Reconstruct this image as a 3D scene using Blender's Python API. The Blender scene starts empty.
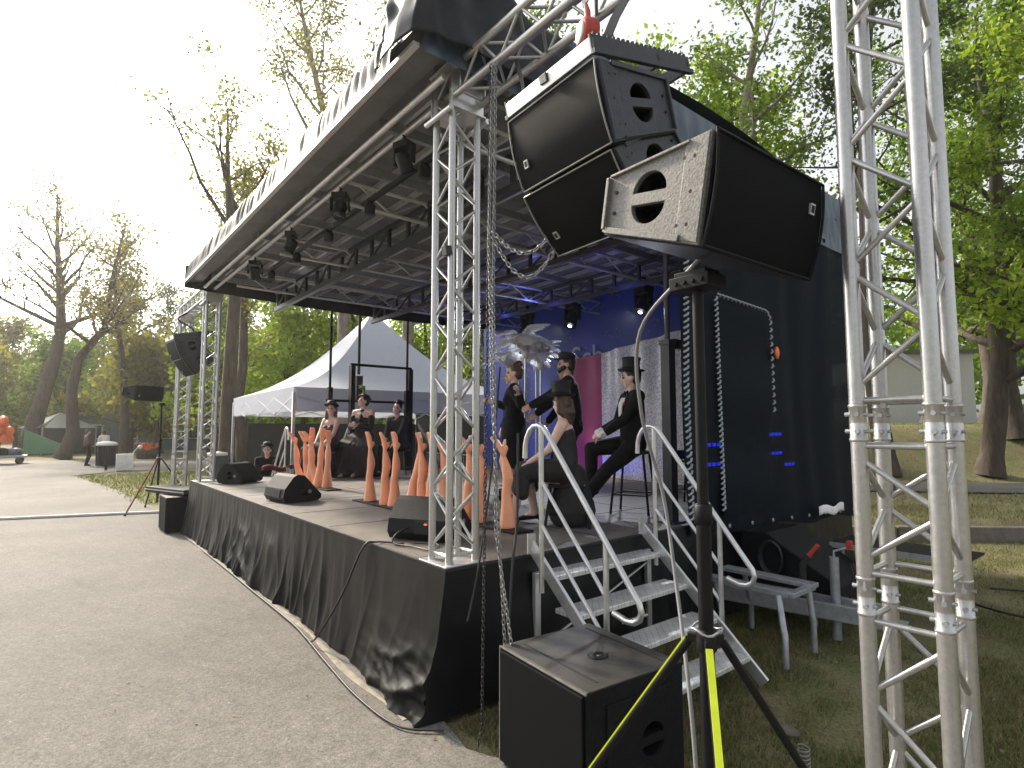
import bpy, math, random
import numpy as np
from mathutils import Vector, Matrix, noise as mnoise
random.seed(7)
S = bpy.context.scene
C = S.collection
PI = math.pi
rad = math.radians
V = Vector

# ------------------------------------------------------------------ materials
def nodes_of(m):
    m.use_nodes = True
    return m.node_tree.nodes, m.node_tree.links

def mat(name, col, rough=.6, metal=0., var=.15, scale=8., bump=0., bscale=60., col2=None, spec=.5, rvar=0., detail=5., stretch=None, emit=None):
    m = bpy.data.materials.new(name)
    N, L = nodes_of(m)
    b = N['Principled BSDF']
    tc = N.new('ShaderNodeTexCoord')
    mp = N.new('ShaderNodeMapping')
    L.new(tc.outputs['Object'], mp.inputs['Vector'])
    if stretch: mp.inputs['Scale'].default_value = stretch
    n = N.new('ShaderNodeTexNoise'); n.inputs['Scale'].default_value = scale; n.inputs['Detail'].default_value = detail
    n.inputs['Roughness'].default_value = .65
    L.new(mp.outputs[0], n.inputs['Vector'])
    r = N.new('ShaderNodeValToRGB')
    r.color_ramp.elements[0].position = .3; r.color_ramp.elements[1].position = .7
    lo = [max(0, c * (1 - var)) for c in col]; hi = [min(1, c * (1 + var)) for c in (col2 or col)]
    r.color_ramp.elements[0].color = (*lo, 1); r.color_ramp.elements[1].color = (*hi, 1)
    L.new(n.outputs['Fac'], r.inputs['Fac']); L.new(r.outputs['Color'], b.inputs['Base Color'])
    b.inputs['Roughness'].default_value = rough; b.inputs['Metallic'].default_value = metal
    b.inputs['Specular IOR Level'].default_value = spec
    if rvar:
        mr = N.new('ShaderNodeMapRange'); mr.inputs['To Min'].default_value = max(.05, rough - rvar); mr.inputs['To Max'].default_value = min(1, rough + rvar)
        L.new(n.outputs['Fac'], mr.inputs['Value']); L.new(mr.outputs[0], b.inputs['Roughness'])
    if bump:
        n2 = N.new('ShaderNodeTexNoise'); n2.inputs['Scale'].default_value = bscale; n2.inputs['Detail'].default_value = 4
        L.new(mp.outputs[0], n2.inputs['Vector'])
        bp = N.new('ShaderNodeBump'); bp.inputs['Strength'].default_value = bump; bp.inputs['Distance'].default_value = .02
        L.new(n2.outputs['Fac'], bp.inputs['Height']); L.new(bp.outputs[0], b.inputs['Normal'])
    if emit:
        b.inputs['Emission Color'].default_value = (*emit[0], 1); b.inputs['Emission Strength'].default_value = emit[1]
    return m

def leafmat(name, a, b_, trans=.45):
    m = bpy.data.materials.new(name); N, L = nodes_of(m)
    p = N['Principled BSDF']; out = N['Material Output']
    g = N.new('ShaderNodeNewGeometry'); r = N.new('ShaderNodeValToRGB')
    r.color_ramp.elements[0].color = (*a, 1); r.color_ramp.elements[1].color = (*b_, 1)
    L.new(g.outputs['Random Per Island'], r.inputs['Fac']); L.new(r.outputs[0], p.inputs['Base Color'])
    p.inputs['Roughness'].default_value = .55; p.inputs['Specular IOR Level'].default_value = .3
    t = N.new('ShaderNodeBsdfTranslucent'); L.new(r.outputs[0], t.inputs['Color'])
    mx = N.new('ShaderNodeMixShader'); mx.inputs[0].default_value = trans
    L.new(p.outputs[0], mx.inputs[1]); L.new(t.outputs[0], mx.inputs[2]); L.new(mx.outputs[0], out.inputs['Surface'])
    return m

def clothmat(name, col, trans=.3, rough=.7, var=.1, scale=5., bump=.0):
    m = mat(name, col, rough, var=var, scale=scale, bump=bump, bscale=25)
    N, L = nodes_of(m); p = N['Principled BSDF']; out = N['Material Output']
    t = N.new('ShaderNodeBsdfTranslucent'); t.inputs['Color'].default_value = (*col, 1)
    mx = N.new('ShaderNodeMixShader'); mx.inputs[0].default_value = trans
    L.new(p.outputs[0], mx.inputs[1]); L.new(t.outputs[0], mx.inputs[2]); L.new(mx.outputs[0], out.inputs['Surface'])
    return m

def asphaltmat():
    m = bpy.data.materials.new('asphalt'); N, L = nodes_of(m); p = N['Principled BSDF']
    tc = N.new('ShaderNodeTexCoord')
    def noise(s, d=6, r=.6):
        n = N.new('ShaderNodeTexNoise'); n.inputs['Scale'].default_value = s; n.inputs['Detail'].default_value = d; n.inputs['Roughness'].default_value = r
        L.new(tc.outputs['Object'], n.inputs['Vector']); return n
    def ramp(src, p0, p1, c0, c1):
        r = N.new('ShaderNodeValToRGB'); r.color_ramp.elements[0].position = p0; r.color_ramp.elements[1].position = p1
        r.color_ramp.elements[0].color = (*c0, 1); r.color_ramp.elements[1].color = (*c1, 1); L.new(src, r.inputs[0]); return r
    def mult(a, b, f=1.):
        x = N.new('ShaderNodeMixRGB'); x.blend_type = 'MULTIPLY'; x.inputs[0].default_value = f; L.new(a, x.inputs[1]); L.new(b, x.inputs[2]); return x
    big = ramp(noise(.55, 8, .62).outputs['Fac'], .3, .7, (.138, .131, .121), (.212, .202, .187))
    mid = ramp(noise(9, 6, .7).outputs['Fac'], .3, .7, (.8, .8, .8), (1.12, 1.11, 1.1))
    g2 = ramp(noise(38, 4, .75).outputs['Fac'], .32, .7, (.72, .72, .72), (1.22, 1.21, 1.2)); stn = ramp(noise(.9, 5, .7).outputs['Fac'], .58, .72, (1, 1, 1), (.78, .77, .76)); fine = noise(130, 3, .7); fr = ramp(fine.outputs['Fac'], .33, .68, (.55, .55, .56), (1.35, 1.33, 1.3))
    vo = N.new('ShaderNodeTexVoronoi'); vo.inputs['Scale'].default_value = 70; L.new(tc.outputs['Object'], vo.inputs['Vector'])
    vr = ramp(vo.outputs['Color'], .0, .95, (.8, .8, .8), (1.15, 1.14, 1.1))
    # cracks
    wv = N.new('ShaderNodeTexVoronoi'); wv.feature = 'DISTANCE_TO_EDGE'; wv.inputs['Scale'].default_value = .42
    nz = noise(2.2, 4); mxv = N.new('ShaderNodeMixRGB'); mxv.inputs[0].default_value = .22
    L.new(tc.outputs['Object'], mxv.inputs[1]); L.new(nz.outputs['Color'], mxv.inputs[2]); L.new(mxv.outputs[0], wv.inputs['Vector'])
    cr = ramp(wv.outputs['Distance'], .0, .004, (.86, .85, .84), (1, 1, 1))
    # small pale grit
    v2 = N.new('ShaderNodeTexVoronoi'); v2.inputs['Scale'].default_value = 7.5; L.new(tc.outputs['Object'], v2.inputs['Vector'])
    c = mult(big.outputs[0], mid.outputs[0]); c = mult(c.outputs[0], fr.outputs[0]); c = mult(c.outputs[0], vr.outputs[0]); c = mult(c.outputs[0], cr.outputs[0]); c = mult(c.outputs[0], g2.outputs[0]); c = mult(c.outputs[0], stn.outputs[0])
    gr = ramp(v2.outputs['Distance'], .05, .07, (1, 1, 1), (0, 0, 0))
    fin = N.new('ShaderNodeMixRGB'); L.new(gr.outputs[0], fin.inputs[0]); L.new(c.outputs[0], fin.inputs[1]); fin.inputs[2].default_value = (.3, .27, .2, 1)
    L.new(fin.outputs[0], p.inputs['Base Color']); p.inputs['Roughness'].default_value = .85
    bp = N.new('ShaderNodeBump'); bp.inputs['Strength'].default_value = .55; bp.inputs['Distance'].default_value = .012
    L.new(fine.outputs['Fac'], bp.inputs['Height']); L.new(bp.outputs[0], p.inputs['Normal'])
    return m

def groundmat():
    m = bpy.data.materials.new('worn_grass'); N, L = nodes_of(m); p = N['Principled BSDF']
    tc = N.new('ShaderNodeTexCoord')
    def noise(s, d=6, r=.65):
        n = N.new('ShaderNodeTexNoise'); n.inputs['Scale'].default_value = s; n.inputs['Detail'].default_value = d; n.inputs['Roughness'].default_value = r
        L.new(tc.outputs['Object'], n.inputs['Vector']); return n
    n1 = noise(1.1); r1 = N.new('ShaderNodeValToRGB')
    e = r1.color_ramp.elements; e[0].position = .35; e[0].color = (.15, .118, .075, 1); e[1].position = .68; e[1].color = (.115, .15, .045, 1)
    x = e.new(.5); x.color = (.20, .185, .095, 1)
    L.new(n1.outputs['Fac'], r1.inputs[0])
    n2 = noise(45, 5, .75); r2 = N.new('ShaderNodeValToRGB'); r2.color_ramp.elements[0].position = .3; r2.color_ramp.elements[1].position = .72
    r2.color_ramp.elements[0].color = (.4, .4, .38, 1); r2.color_ramp.elements[1].color = (1.6, 1.56, 1.45, 1)
    L.new(n2.outputs['Fac'], r2.inputs[0])
    mx = N.new('ShaderNodeMixRGB'); mx.blend_type = 'MULTIPLY'; mx.inputs[0].default_value = 1; L.new(r1.outputs[0], mx.inputs[1]); L.new(r2.outputs[0], mx.inputs[2])
    L.new(mx.outputs[0], p.inputs['Base Color']); p.inputs['Roughness'].default_value = .95
    bp = N.new('ShaderNodeBump'); bp.inputs['Strength'].default_value = .7; bp.inputs['Distance'].default_value = .03
    L.new(n2.outputs['Fac'], bp.inputs['Height']); L.new(bp.outputs[0], p.inputs['Normal'])
    return m

def glittermat():
    m = bpy.data.materials.new('sequin_cloth'); N, L = nodes_of(m); p = N['Principled BSDF']
    tc = N.new('ShaderNodeTexCoord'); vo = N.new('ShaderNodeTexVoronoi'); vo.inputs['Scale'].default_value = 60
    L.new(tc.outputs['Object'], vo.inputs['Vector'])
    r = N.new('ShaderNodeValToRGB'); r.color_ramp.elements[0].color = (.2, .2, .22, 1); r.color_ramp.elements[1].color = (.75, .76, .8, 1)
    L.new(vo.outputs['Color'], r.inputs[0]); L.new(r.outputs[0], p.inputs['Base Color'])
    p.inputs['Metallic'].default_value = .35; p.inputs['Roughness'].default_value = .4
    bp = N.new('ShaderNodeBump'); bp.inputs['Strength'].default_value = .8; bp.inputs['Distance'].default_value = .02
    L.new(vo.outputs['Color'], bp.inputs['Height']); L.new(bp.outputs[0], p.inputs['Normal'])
    return m

def treadmat():
    m = bpy.data.materials.new('chequer_plate'); N, L = nodes_of(m); p = N['Principled BSDF']
    tc = N.new('ShaderNodeTexCoord'); mp = N.new('ShaderNodeMapping'); mp.inputs['Rotation'].default_value = (0, 0, PI / 4)
    L.new(tc.outputs['Object'], mp.inputs[0])
    ck = N.new('ShaderNodeTexBrick'); ck.inputs['Scale'].default_value = 19; ck.inputs['Mortar Size'].default_value = .05; ck.inputs['Mortar Smooth'].default_value = .3
    ck.inputs['Brick Width'].default_value = .85; ck.inputs['Row Height'].default_value = .85
    L.new(mp.outputs[0], ck.inputs['Vector'])
    n = N.new('ShaderNodeTexNoise'); n.inputs['Scale'].default_value = 9; n.inputs['Detail'].default_value = 6; L.new(tc.outputs['Object'], n.inputs['Vector'])
    r = N.new('ShaderNodeValToRGB'); r.color_ramp.elements[0].position = .3; r.color_ramp.elements[1].position = .7
    r.color_ramp.elements[0].color = (.62, .62, .60, 1); r.color_ramp.elements[1].color = (.85, .85, .83, 1); L.new(n.outputs['Fac'], r.inputs[0])
    mx = N.new('ShaderNodeMixRGB'); mx.blend_type = 'MULTIPLY'; mx.inputs[0].default_value = .45; L.new(r.outputs[0], mx.inputs[1]); L.new(ck.outputs['Color'], mx.inputs[2])
    ck.inputs['Color1'].default_value = (1, 1, 1, 1); ck.inputs['Color2'].default_value = (.9, .9, .9, 1); ck.inputs['Mortar'].default_value = (.25, .25, .25, 1)
    L.new(mx.outputs[0], p.inputs['Base Color']); p.inputs['Metallic'].default_value = .4; p.inputs['Roughness'].default_value = .36
    bp = N.new('ShaderNodeBump'); bp.inputs['Strength'].default_value = .6; bp.inputs['Distance'].default_value = .006
    L.new(ck.outputs['Color'], bp.inputs['Height']); L.new(bp.outputs[0], p.inputs['Normal'])
    return m

def bluemat():
    m = mat('blue_banner', (.010, .035, .32), .55, var=.3, scale=.9); N, L = nodes_of(m); p = N['Principled BSDF']
    src = p.inputs['Base Color'].links[0].from_socket; tc = N.new('ShaderNodeTexCoord')
    n1 = N.new('ShaderNodeTexNoise'); n1.inputs['Scale'].default_value = 1.3; L.new(tc.outputs['Object'], n1.inputs['Vector'])
    v = N.new('ShaderNodeTexVoronoi'); v.inputs['Scale'].default_value = 11; L.new(tc.outputs['Object'], v.inputs['Vector'])
    a = N.new('ShaderNodeMath'); a.operation = 'LESS_THAN'; a.inputs[1].default_value = .23; L.new(v.outputs['Distance'], a.inputs[0])
    b = N.new('ShaderNodeMath'); b.operation = 'GREATER_THAN'; b.inputs[1].default_value = .56; L.new(n1.outputs['Fac'], b.inputs[0])
    c = N.new('ShaderNodeMath'); c.operation = 'MULTIPLY'; L.new(a.outputs[0], c.inputs[0]); L.new(b.outputs[0], c.inputs[1])
    x = N.new('ShaderNodeMixRGB'); L.new(c.outputs[0], x.inputs[0]); L.new(src, x.inputs[1]); x.inputs[2].default_value = (.10, .13, .32, 1); L.new(x.outputs[0], p.inputs['Base Color'])
    return m

def meshmat():
    m = mat('mesh_curtain', (.006, .0095, .015), .75, var=.35, scale=60, stretch=(1, 1, .15), bump=.15, bscale=150, spec=.10)
    N, L = nodes_of(m); p = N['Principled BSDF']; out = N['Material Output']
    t = N.new('ShaderNodeBsdfTransparent'); mx = N.new('ShaderNodeMixShader'); mx.inputs[0].default_value = .012
    L.new(p.outputs[0], mx.inputs[1]); L.new(t.outputs[0], mx.inputs[2]); L.new(mx.outputs[0], out.inputs['Surface']); return m

M = dict(
    alu=mat('truss_aluminium', (.46, .46, .45), .34, .8, var=.13, scale=60, bump=.05, bscale=200, rvar=.12, detail=10),
    alu2=mat('bright_aluminium', (.68, .68, .68), .32, .75, var=.15, scale=10, rvar=.1),
    galv=mat('galvanised_steel', (.36, .38, .40), .45, .6, var=.2, scale=20, rvar=.1),
    asphalt=asphaltmat(), ground=groundmat(), glitter=glittermat(), tread=treadmat(),
    path=mat('path_asphalt', (.13, .12, .115), .9, var=.25, scale=6, bump=.4, bscale=80),
    kerb=mat('kerb_concrete', (.16, .14, .12), .9, var=.3, scale=6, bump=.4, bscale=30),
    deck=mat('deck_plywood', (.13, .115, .10), .6, var=.45, scale=2.2, bump=.15, bscale=90, rvar=.12, detail=9),
    vinyl=mat('black_vinyl', (.006, .0065, .008), .4, var=.45, scale=4, bump=.12, bscale=9, rvar=.1, detail=8, spec=.25),
    vinyl_dust=mat('dusty_vinyl', (.0085, .008, .0072), .5, var=.6, scale=3, bump=.12, bscale=10, rvar=.1, detail=8, spec=.13),
    fascia=clothmat('fascia_tarp', (.105, .10, .083), .25, .5, var=.25, scale=6),
    bluetarp=mat('blue_grey_tarp', (.05, .08, .12), .33, var=.4, scale=4, rvar=.1),
    blacktarp=mat('black_tarp', (.014, .016, .019), .45, var=.4, scale=5, rvar=.1, spec=.2),
    mesh=meshmat(),
    lace=mat('lacing_rope', (.30, .33, .36), .6),
    roofskin=mat('roof_skin', (.15, .15, .152), .45, var=.3, scale=3),
    purlin=mat('roof_purlin', (.62, .62, .62), .3, .5, var=.15),
    darksteel=mat('dark_steel', (.04, .041, .043), .45, .3, var=.2),
    blackmetal=mat('black_metal', (.007, .007, .0075), .5, var=.3, spec=.2),
    spk=mat('speaker_paint', (.009, .0095, .011), .55, var=.3, scale=30, bump=.3, bscale=160, spec=.16),
    spkworn=mat('worn_speaker_paint', (.15, .144, .13), .5, var=.55, scale=110, bump=.10, bscale=140),  # dark grey plate; sky glare is painted into its pale tone
    spkgrey=mat('grey_speaker_plate', (.030, .037, .047), .5, var=.25, scale=25, bump=.2, bscale=120),
    grille=mat('speaker_grille', (.0045, .005, .006), .7, var=.2, scale=200, bump=.3, bscale=400, spec=.08),
    subtop=mat('dusty_speaker_top', (.03, .028, .026), .5, var=.6, scale=9, bump=.3, bscale=220, detail=9),
    edge=mat('worn_edge', (.26, .25, .23), .4, .5, var=.3),
    badge=mat('badge_plate', (.55, .55, .52), .35, .5),
    hole=mat('handle_cup', (.006, .006, .007), .8),
    red=mat('red_plastic', (.40, .035, .018), .4), white=mat('white_plastic', (.75, .75, .72), .5, var=.08),
    yellow=mat('yellow_strip', (.72, .84, .03), .5, var=.12, scale=12),
    orange=mat('orange_leg_plastic', (.88, .38, .21), .42, var=.10, scale=5),
    balloon=mat('orange_balloon', (.8, .16, .02), .3),
    skin=mat('skin', (.60, .38, .29), .5, var=.08, scale=12), skin2=mat('pale_skin', (.68, .46, .38), .5, var=.08, scale=12),
    cloth=mat('black_cloth', (.007, .007, .008), .85, var=.4, scale=8, bump=.25, bscale=18, spec=.25),
    velvet=mat('black_velvet', (.014, .013, .015), .7, var=.5, scale=6, bump=.3, bscale=14),
    tulle=mat('dark_tulle', (.012, .010, .011), .8, var=.6, scale=5, bump=.3, bscale=20),
    hat=mat('black_felt', (.008, .008, .009), .6, var=.3, spec=.3), greyhat=mat('grey_felt_top', (.05, .05, .05), .7),
    shirt=mat('white_cloth', (.75, .74, .72), .7, var=.06), hairb=mat('brown_hair', (.07, .035, .018), .5, var=.5, scale=40, stretch=(1, 1, .2)),
    hairr=mat('red_hair', (.13, .045, .018), .5, var=.5, scale=40), hairbl=mat('blond_hair', (.055, .03, .015), .5, var=.4, scale=40), hairk=mat('dark_hair', (.014, .011, .010), .5, var=.4),
    eye=mat('dark_makeup', (.02, .014, .012), .5), lip=mat('lips', (.33, .07, .06), .4), beltbrown=mat('brown_bodice', (.09, .035, .02), .6),
    feather=clothmat('white_feather', (.88, .88, .88), .35, .8, var=.06), green=mat('green_feather', (.22, .34, .05), .6),
    tent=clothmat('white_tent_cloth', (.58, .61, .70), .28, .6, var=.05), tentback=mat('grey_tent_wall', (.055, .06, .06), .8),
    tentgreen=mat('green_tent_wall', (.03, .05, .035), .7), tarpgreen=clothmat('light_green_tarp', (.16, .42, .22), .3, .6), tentroof=clothmat('pale_tent_roof', (.5, .52, .47), .3, .7),
    blue=bluemat(), magenta=mat('magenta_banner', (.30, .006, .10), .55, var=.2, scale=3),
    bannerwhite=mat('pale_banner_print', (.34, .38, .55), .6),
    bark=mat('bark', (.075, .058, .045), .9, var=.45, scale=9, stretch=(1, 1, .25), bump=.8, bscale=14), barkpale=mat('pale_bark', (.22, .19, .16), .9, var=.45, scale=6, stretch=(1, 1, .4), bump=.5, bscale=12),
    bluewall=mat('blue_grey_render', (.12, .16, .22), .8, var=.1), whitewall=mat('white_render', (.55, .56, .58), .8, var=.06), roofgrey=mat('grey_roof', (.12, .12, .12), .8), glass=mat('window_glass', (.03, .04, .05), .1),
    rope=mat('white_hose', (.62, .62, .60), .6, var=.15), cable=mat('black_rubber', (.014, .014, .014), .5), cablegrey=mat('grey_cable', (.18, .18, .18), .45),
    chain=mat('steel_chain', (.28, .28, .27), .38, .8, var=.2), chaindark=mat('dark_chain', (.05, .05, .05), .45, .7),
    cardboard=mat('pale_underlay', (.27, .245, .20), .9, var=.4, scale=9), burgundy=mat('burgundy_cloth', (.12, .006, .02), .7), denim=mat('blue_denim', (.05, .07, .12), .8),
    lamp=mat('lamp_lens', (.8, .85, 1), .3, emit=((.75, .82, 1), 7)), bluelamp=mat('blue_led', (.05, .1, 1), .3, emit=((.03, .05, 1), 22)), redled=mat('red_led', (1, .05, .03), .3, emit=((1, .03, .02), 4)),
    led=mat('green_led', (.6, 1, .1), .3, emit=((.5, 1, .05), 1.2)), paper=mat('white_paper', (.8, .8, .82), .6), stone=mat('stone', (.13, .115, .09), .9, var=.3, scale=8, bump=.5, bscale=30),
    lf_bright=leafmat('leaf_bright', (.17, .28, .018), (.36, .46, .045), .72), lf_mid=leafmat('leaf_mid', (.08, .15, .014), (.23, .34, .04), .62),
    lf_dark=leafmat('leaf_dark', (.035, .07, .014), (.11, .17, .028), .5), lf_olive=leafmat('leaf_olive', (.13, .14, .022), (.28, .27, .045), .62),
    lf_bud=leafmat('leaf_bud', (.15, .14, .03), (.30, .26, .055), .55), grass=leafmat('grass_blade', (.06, .11, .02), (.32, .27, .13), .35), grassg=leafmat('grass_green', (.07, .10, .018), (.16, .19, .035), .4),
    dead=leafmat('dead_leaf', (.12, .08, .04), (.30, .22, .13), .2),
)

# ------------------------------------------------------------------ mesh builder
class MB:
    def __init__(s): s.v = []; s.f = []; s.sm = []
    def add(s, vs, fs, smooth=False):
        o = len(s.v); s.v += [tuple(p) for p in vs]
        for f in fs: s.f.append([i + o for i in f]); s.sm.append(smooth)
        return s
    def box(s, c, d, R=None):
        x, y, z = [k / 2 for k in d]
        vs = [V((a, b, e)) for a in (-x, x) for b in (-y, y) for e in (-z, z)]
        if R is not None: vs = [R @ p for p in vs]
        vs = [p + V(c) for p in vs]
        return s.add(vs, [(0, 1, 3, 2), (4, 6, 7, 5), (0, 4, 5, 1), (2, 3, 7, 6), (0, 2, 6, 4), (1, 5, 7, 3)])
    def bar(s, p0, p1, w, h=None, up=(0, 0, 1)):
        p0 = V(p0); p1 = V(p1); d = (p1 - p0); L = d.length; d.normalize(); u = V(up)
        if abs(d.dot(u)) > .98: u = V((1, 0, 0))
        a = d.cross(u).normalized(); b = a.cross(d).normalized()
        R = Matrix((d, a, b)).transposed()
        return s.box((p0 + p1) / 2, (L, w, h or w), R)
    def tube(s, pts, r, n=10, cap=True):
        pts = [V(p) for p in pts]; k = len(pts)
        if not hasattr(r, '__len__'): r = [r] * k
        vs = []; fs = []; a = None
        for i, p in enumerate(pts):
            d = (pts[min(i + 1, k - 1)] - pts[max(i - 1, 0)])
            if d.length < 1e-9: d = V((0, 0, 1))
            d.normalize()
            if a is None:
                u = V((0, 0, 1)) if abs(d.z) < .9 else V((1, 0, 0)); a = d.cross(u).normalized()
            else:
                a = a - d * a.dot(d)
                a = a.normalized() if a.length > 1e-6 else d.orthogonal().normalized()
            b = d.cross(a)
            for j in range(n):
                t = 2 * PI * j / n; vs.append(p + (a * math.cos(t) + b * math.sin(t)) * r[i])
        for i in range(k - 1):
            for j in range(n):
                q = (j + 1) % n; fs.append((i * n + j, i * n + q, (i + 1) * n + q, (i + 1) * n + j))
        s.add(vs, fs, True)
        if cap:
            s.add(vs[:n], [tuple(reversed(range(n)))]); s.add(vs[-n:], [tuple(range(n))])
        return s
    def rings(s, rings, cap=True, smooth=True):
        n = len(rings[0]); vs = [p for r in rings for p in r]; fs = []
        for i in range(len(rings) - 1):
            for j in range(n):
                q = (j + 1) % n; fs.append((i * n + j, i * n + q, (i + 1) * n + q, (i + 1) * n + j))
        if cap: fs += [tuple(reversed(range(n))), tuple(range((len(rings) - 1) * n, len(rings) * n))]
        return s.add(vs, fs, smooth)
    def lathe(s, prof, c=(0, 0, 0), n=20, R=None):
        rs = []
        for r, z in prof:
            ring = [V((r * math.cos(2 * PI * j / n), r * math.sin(2 * PI * j / n), z)) for j in range(n)]
            if R is not None: ring = [R @ p for p in ring]
            rs.append([p + V(c) for p in ring])
        return s.rings(rs)
    def ell(s, c, r, R=None, n=14, m=9):
        c = V(c); rs = []
        for i in range(m + 1):
            t = -PI / 2 + PI * i / m; ct = max(math.cos(t), .02)
            ring = [V((r[0] * ct * math.cos(2 * PI * j / n), r[1] * ct * math.sin(2 * PI * j / n), r[2] * math.sin(t))) for j in range(n)]
            if R is not None: ring = [R @ p for p in ring]
            rs.append([p + c for p in ring])
        return s.rings(rs)
    def limb(s, pts, rs):
        for i in range(len(pts) - 1):
            s.tube([pts[i], pts[i + 1]], [rs[i], rs[i + 1]], 12)
        for p, r in zip(pts, rs): s.ell(p, (r * 1.0, r * 1.0, r * 1.0), n=12, m=8)
        return s
    def prism(s, poly, f3, a, b):
        n = len(poly); vs = [f3(u, v, a) for u, v in poly] + [f3(u, v, b) for u, v in poly]
        fs = [tuple(range(n)), tuple(reversed(range(n, 2 * n)))] + [(i, i + n, (i + 1) % n + n, (i + 1) % n) for i in range(n)]
        return s.add(vs, fs)
    def grid(s, fn, nu, nv, smooth=True):
        vs = [fn(i / nu, j / nv) for i in range(nu + 1) for j in range(nv + 1)]
        fs = [(i * (nv + 1) + j, (i + 1) * (nv + 1) + j, (i + 1) * (nv + 1) + j + 1, i * (nv + 1) + j + 1) for i in range(nu) for j in range(nv)]
        return s.add(vs, fs, smooth)
    def build(s, name, material, parent=None, loc=None, bevel=0, solid=0, fix=False):
        org = V((0, 0, 0))
        if parent is not None:
            p = parent
            while p.parent is not None: p = p.parent
            org = V(p.location)
        elif loc is not None: org = V(loc)
        me = bpy.data.meshes.new(name)
        me.from_pydata([tuple(V(p) - org) for p in s.v], [], s.f)
        me.polygons.foreach_set('use_smooth', s.sm)
        me.materials.append(material); me.update()
        o = bpy.data.objects.new(name, me); C.objects.link(o)
        if parent is not None: o.parent = parent
        else: o.location = org
        if fix:
            import bmesh
            bm = bmesh.new(); bm.from_mesh(me); bmesh.ops.recalc_face_normals(bm, faces=bm.faces); bm.to_mesh(me); bm.free()
        if solid:
            md = o.modifiers.new('thick', 'SOLIDIFY'); md.thickness = solid
        if bevel:
            md = o.modifiers.new('bevel', 'BEVEL'); md.width = bevel; md.segments = 2; md.limit_method = 'ANGLE'; md.angle_limit = rad(40)
        return o

def tag(o, label=None, cat=None, group=None, kind=None):
    if label: o['label'] = label
    if cat: o['category'] = cat
    if group: o['group'] = group
    if kind: o['kind'] = kind
    return o
def thing(name, label, cat, loc=(0, 0, 0), group=None):
    o = bpy.data.objects.new(name, None); C.objects.link(o); o.location = loc; o.empty_display_size = .1
    return tag(o, label, cat, group)
def copy_tree(o, parent=None):
    c = o.copy(); C.objects.link(c); c.parent = parent
    for ch in list(o.children): copy_tree(ch, c)
    return c
def dup(o, loc, rot=None, label=None, group=None):
    c = copy_tree(o); c.location = loc
    if rot is not None: c.rotation_euler = rot
    return tag(c, label, None, group)
def bake(o):
    dg = bpy.context.evaluated_depsgraph_get()
    me = bpy.data.meshes.new_from_object(o.evaluated_get(dg)); o.modifiers.clear(); o.data = me
    return o
def remesh(o, vox, smooth=3, fac=.5):
    m = o.modifiers.new('r', 'REMESH'); m.mode = 'VOXEL'; m.voxel_size = vox; m.use_smooth_shade = True
    if smooth:
        q = o.modifiers.new('s', 'SMOOTH'); q.iterations = smooth; q.factor = fac
    return bake(o)

# ------------------------------------------------------------------ setting
def sstep(a, b, x):
    t = min(1, max(0, (x - a) / (b - a))); return t * t * (3 - 2 * t)
CAMP = V((3.08, -2.02, 1.78)); AH = math.atan2(467, 572)
FH = V((-math.cos(AH), math.sin(AH), 0)); RH = V((math.sin(AH), math.cos(AH), 0))
def terrain(x, y):          # a grassy bank rises beyond the path on the right hand side
    p = V((x, y, 0)) - V((CAMP.x, CAMP.y, 0)); d = p.dot(FH); q = p.dot(RH)
    w = sstep(-3, 3, q)
    return w * (.22 * sstep(9.6, 10.2, d) + 1.75 * sstep(17.2, 21.5, d) + .9 * sstep(22, 60, d))
mb = MB()
us = sorted(set([-400, -200, -120, -80, -60] + [i * 1.0 for i in range(-45, 30)] + [i * .25 for i in range(0, 60)] + [30, 45, 60, 80, 120, 200, 400]))
ds = sorted(set([-60, -30, -15, -8] + [i * 1.0 for i in range(-5, 40)] + [8 + i * .2 for i in range(0, 75)] + [45, 55, 70, 90, 130, 200, 400]))
vs = []
for d in ds:
    for q in us:
        p = V((CAMP.x, CAMP.y, 0)) + FH * d + RH * q
        h = terrain(p.x, p.y) + (.02 * mnoise.noise((p.x * .8, p.y * .8, 0)) if abs(d) < 40 and abs(q) < 50 else 0)
        vs.append((p.x, p.y, h - .022))
nq = len(us)
mb.add(vs, [(i * nq + j, i * nq + j + 1, (i + 1) * nq + j + 1, (i + 1) * nq + j) for i in range(len(ds) - 1) for j in range(nq - 1)], True)
tag(mb.build('ground', M['ground']), kind='structure')

inner = [(9, -.03), (1.5, -.03), (.3, -.05), (-4, -.02), (-8.3, -.02), (-10.5, .25), (-13, -.05), (-17.3, -.25), (-21, -.65), (-24.5, -1.15), (-26.4, .6), (-26.5, 3.2), (-25.2, 8), (-22, 14)]
outer = [(-28, 17), (-33, 9.5), (-36.5, 4), (-38.5, -1), (-40.5, -5), (-43, -12), (-44, -40), (9, -40)]
def jag(poly, n, amp):
    out = []
    for i in range(len(poly) - 1):
        for k in range(n):
            t = k / n; x = poly[i][0] * (1 - t) + poly[i + 1][0] * t; y = poly[i][1] * (1 - t) + poly[i + 1][1] * t
            out.append((x + amp * mnoise.noise((x * 1.7, y * 1.7, 3)), y + amp * mnoise.noise((x * 2.3, y * 2.3, 9))))
    return out + [poly[-1]]
poly = jag(inner, 10, .10) + jag(outer, 4, .3)
mb = MB(); mb.add([(x, y, .004) for x, y in poly], [tuple(range(len(poly)))])
tag(mb.build('road', M['asphalt']), kind='structure')
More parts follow.
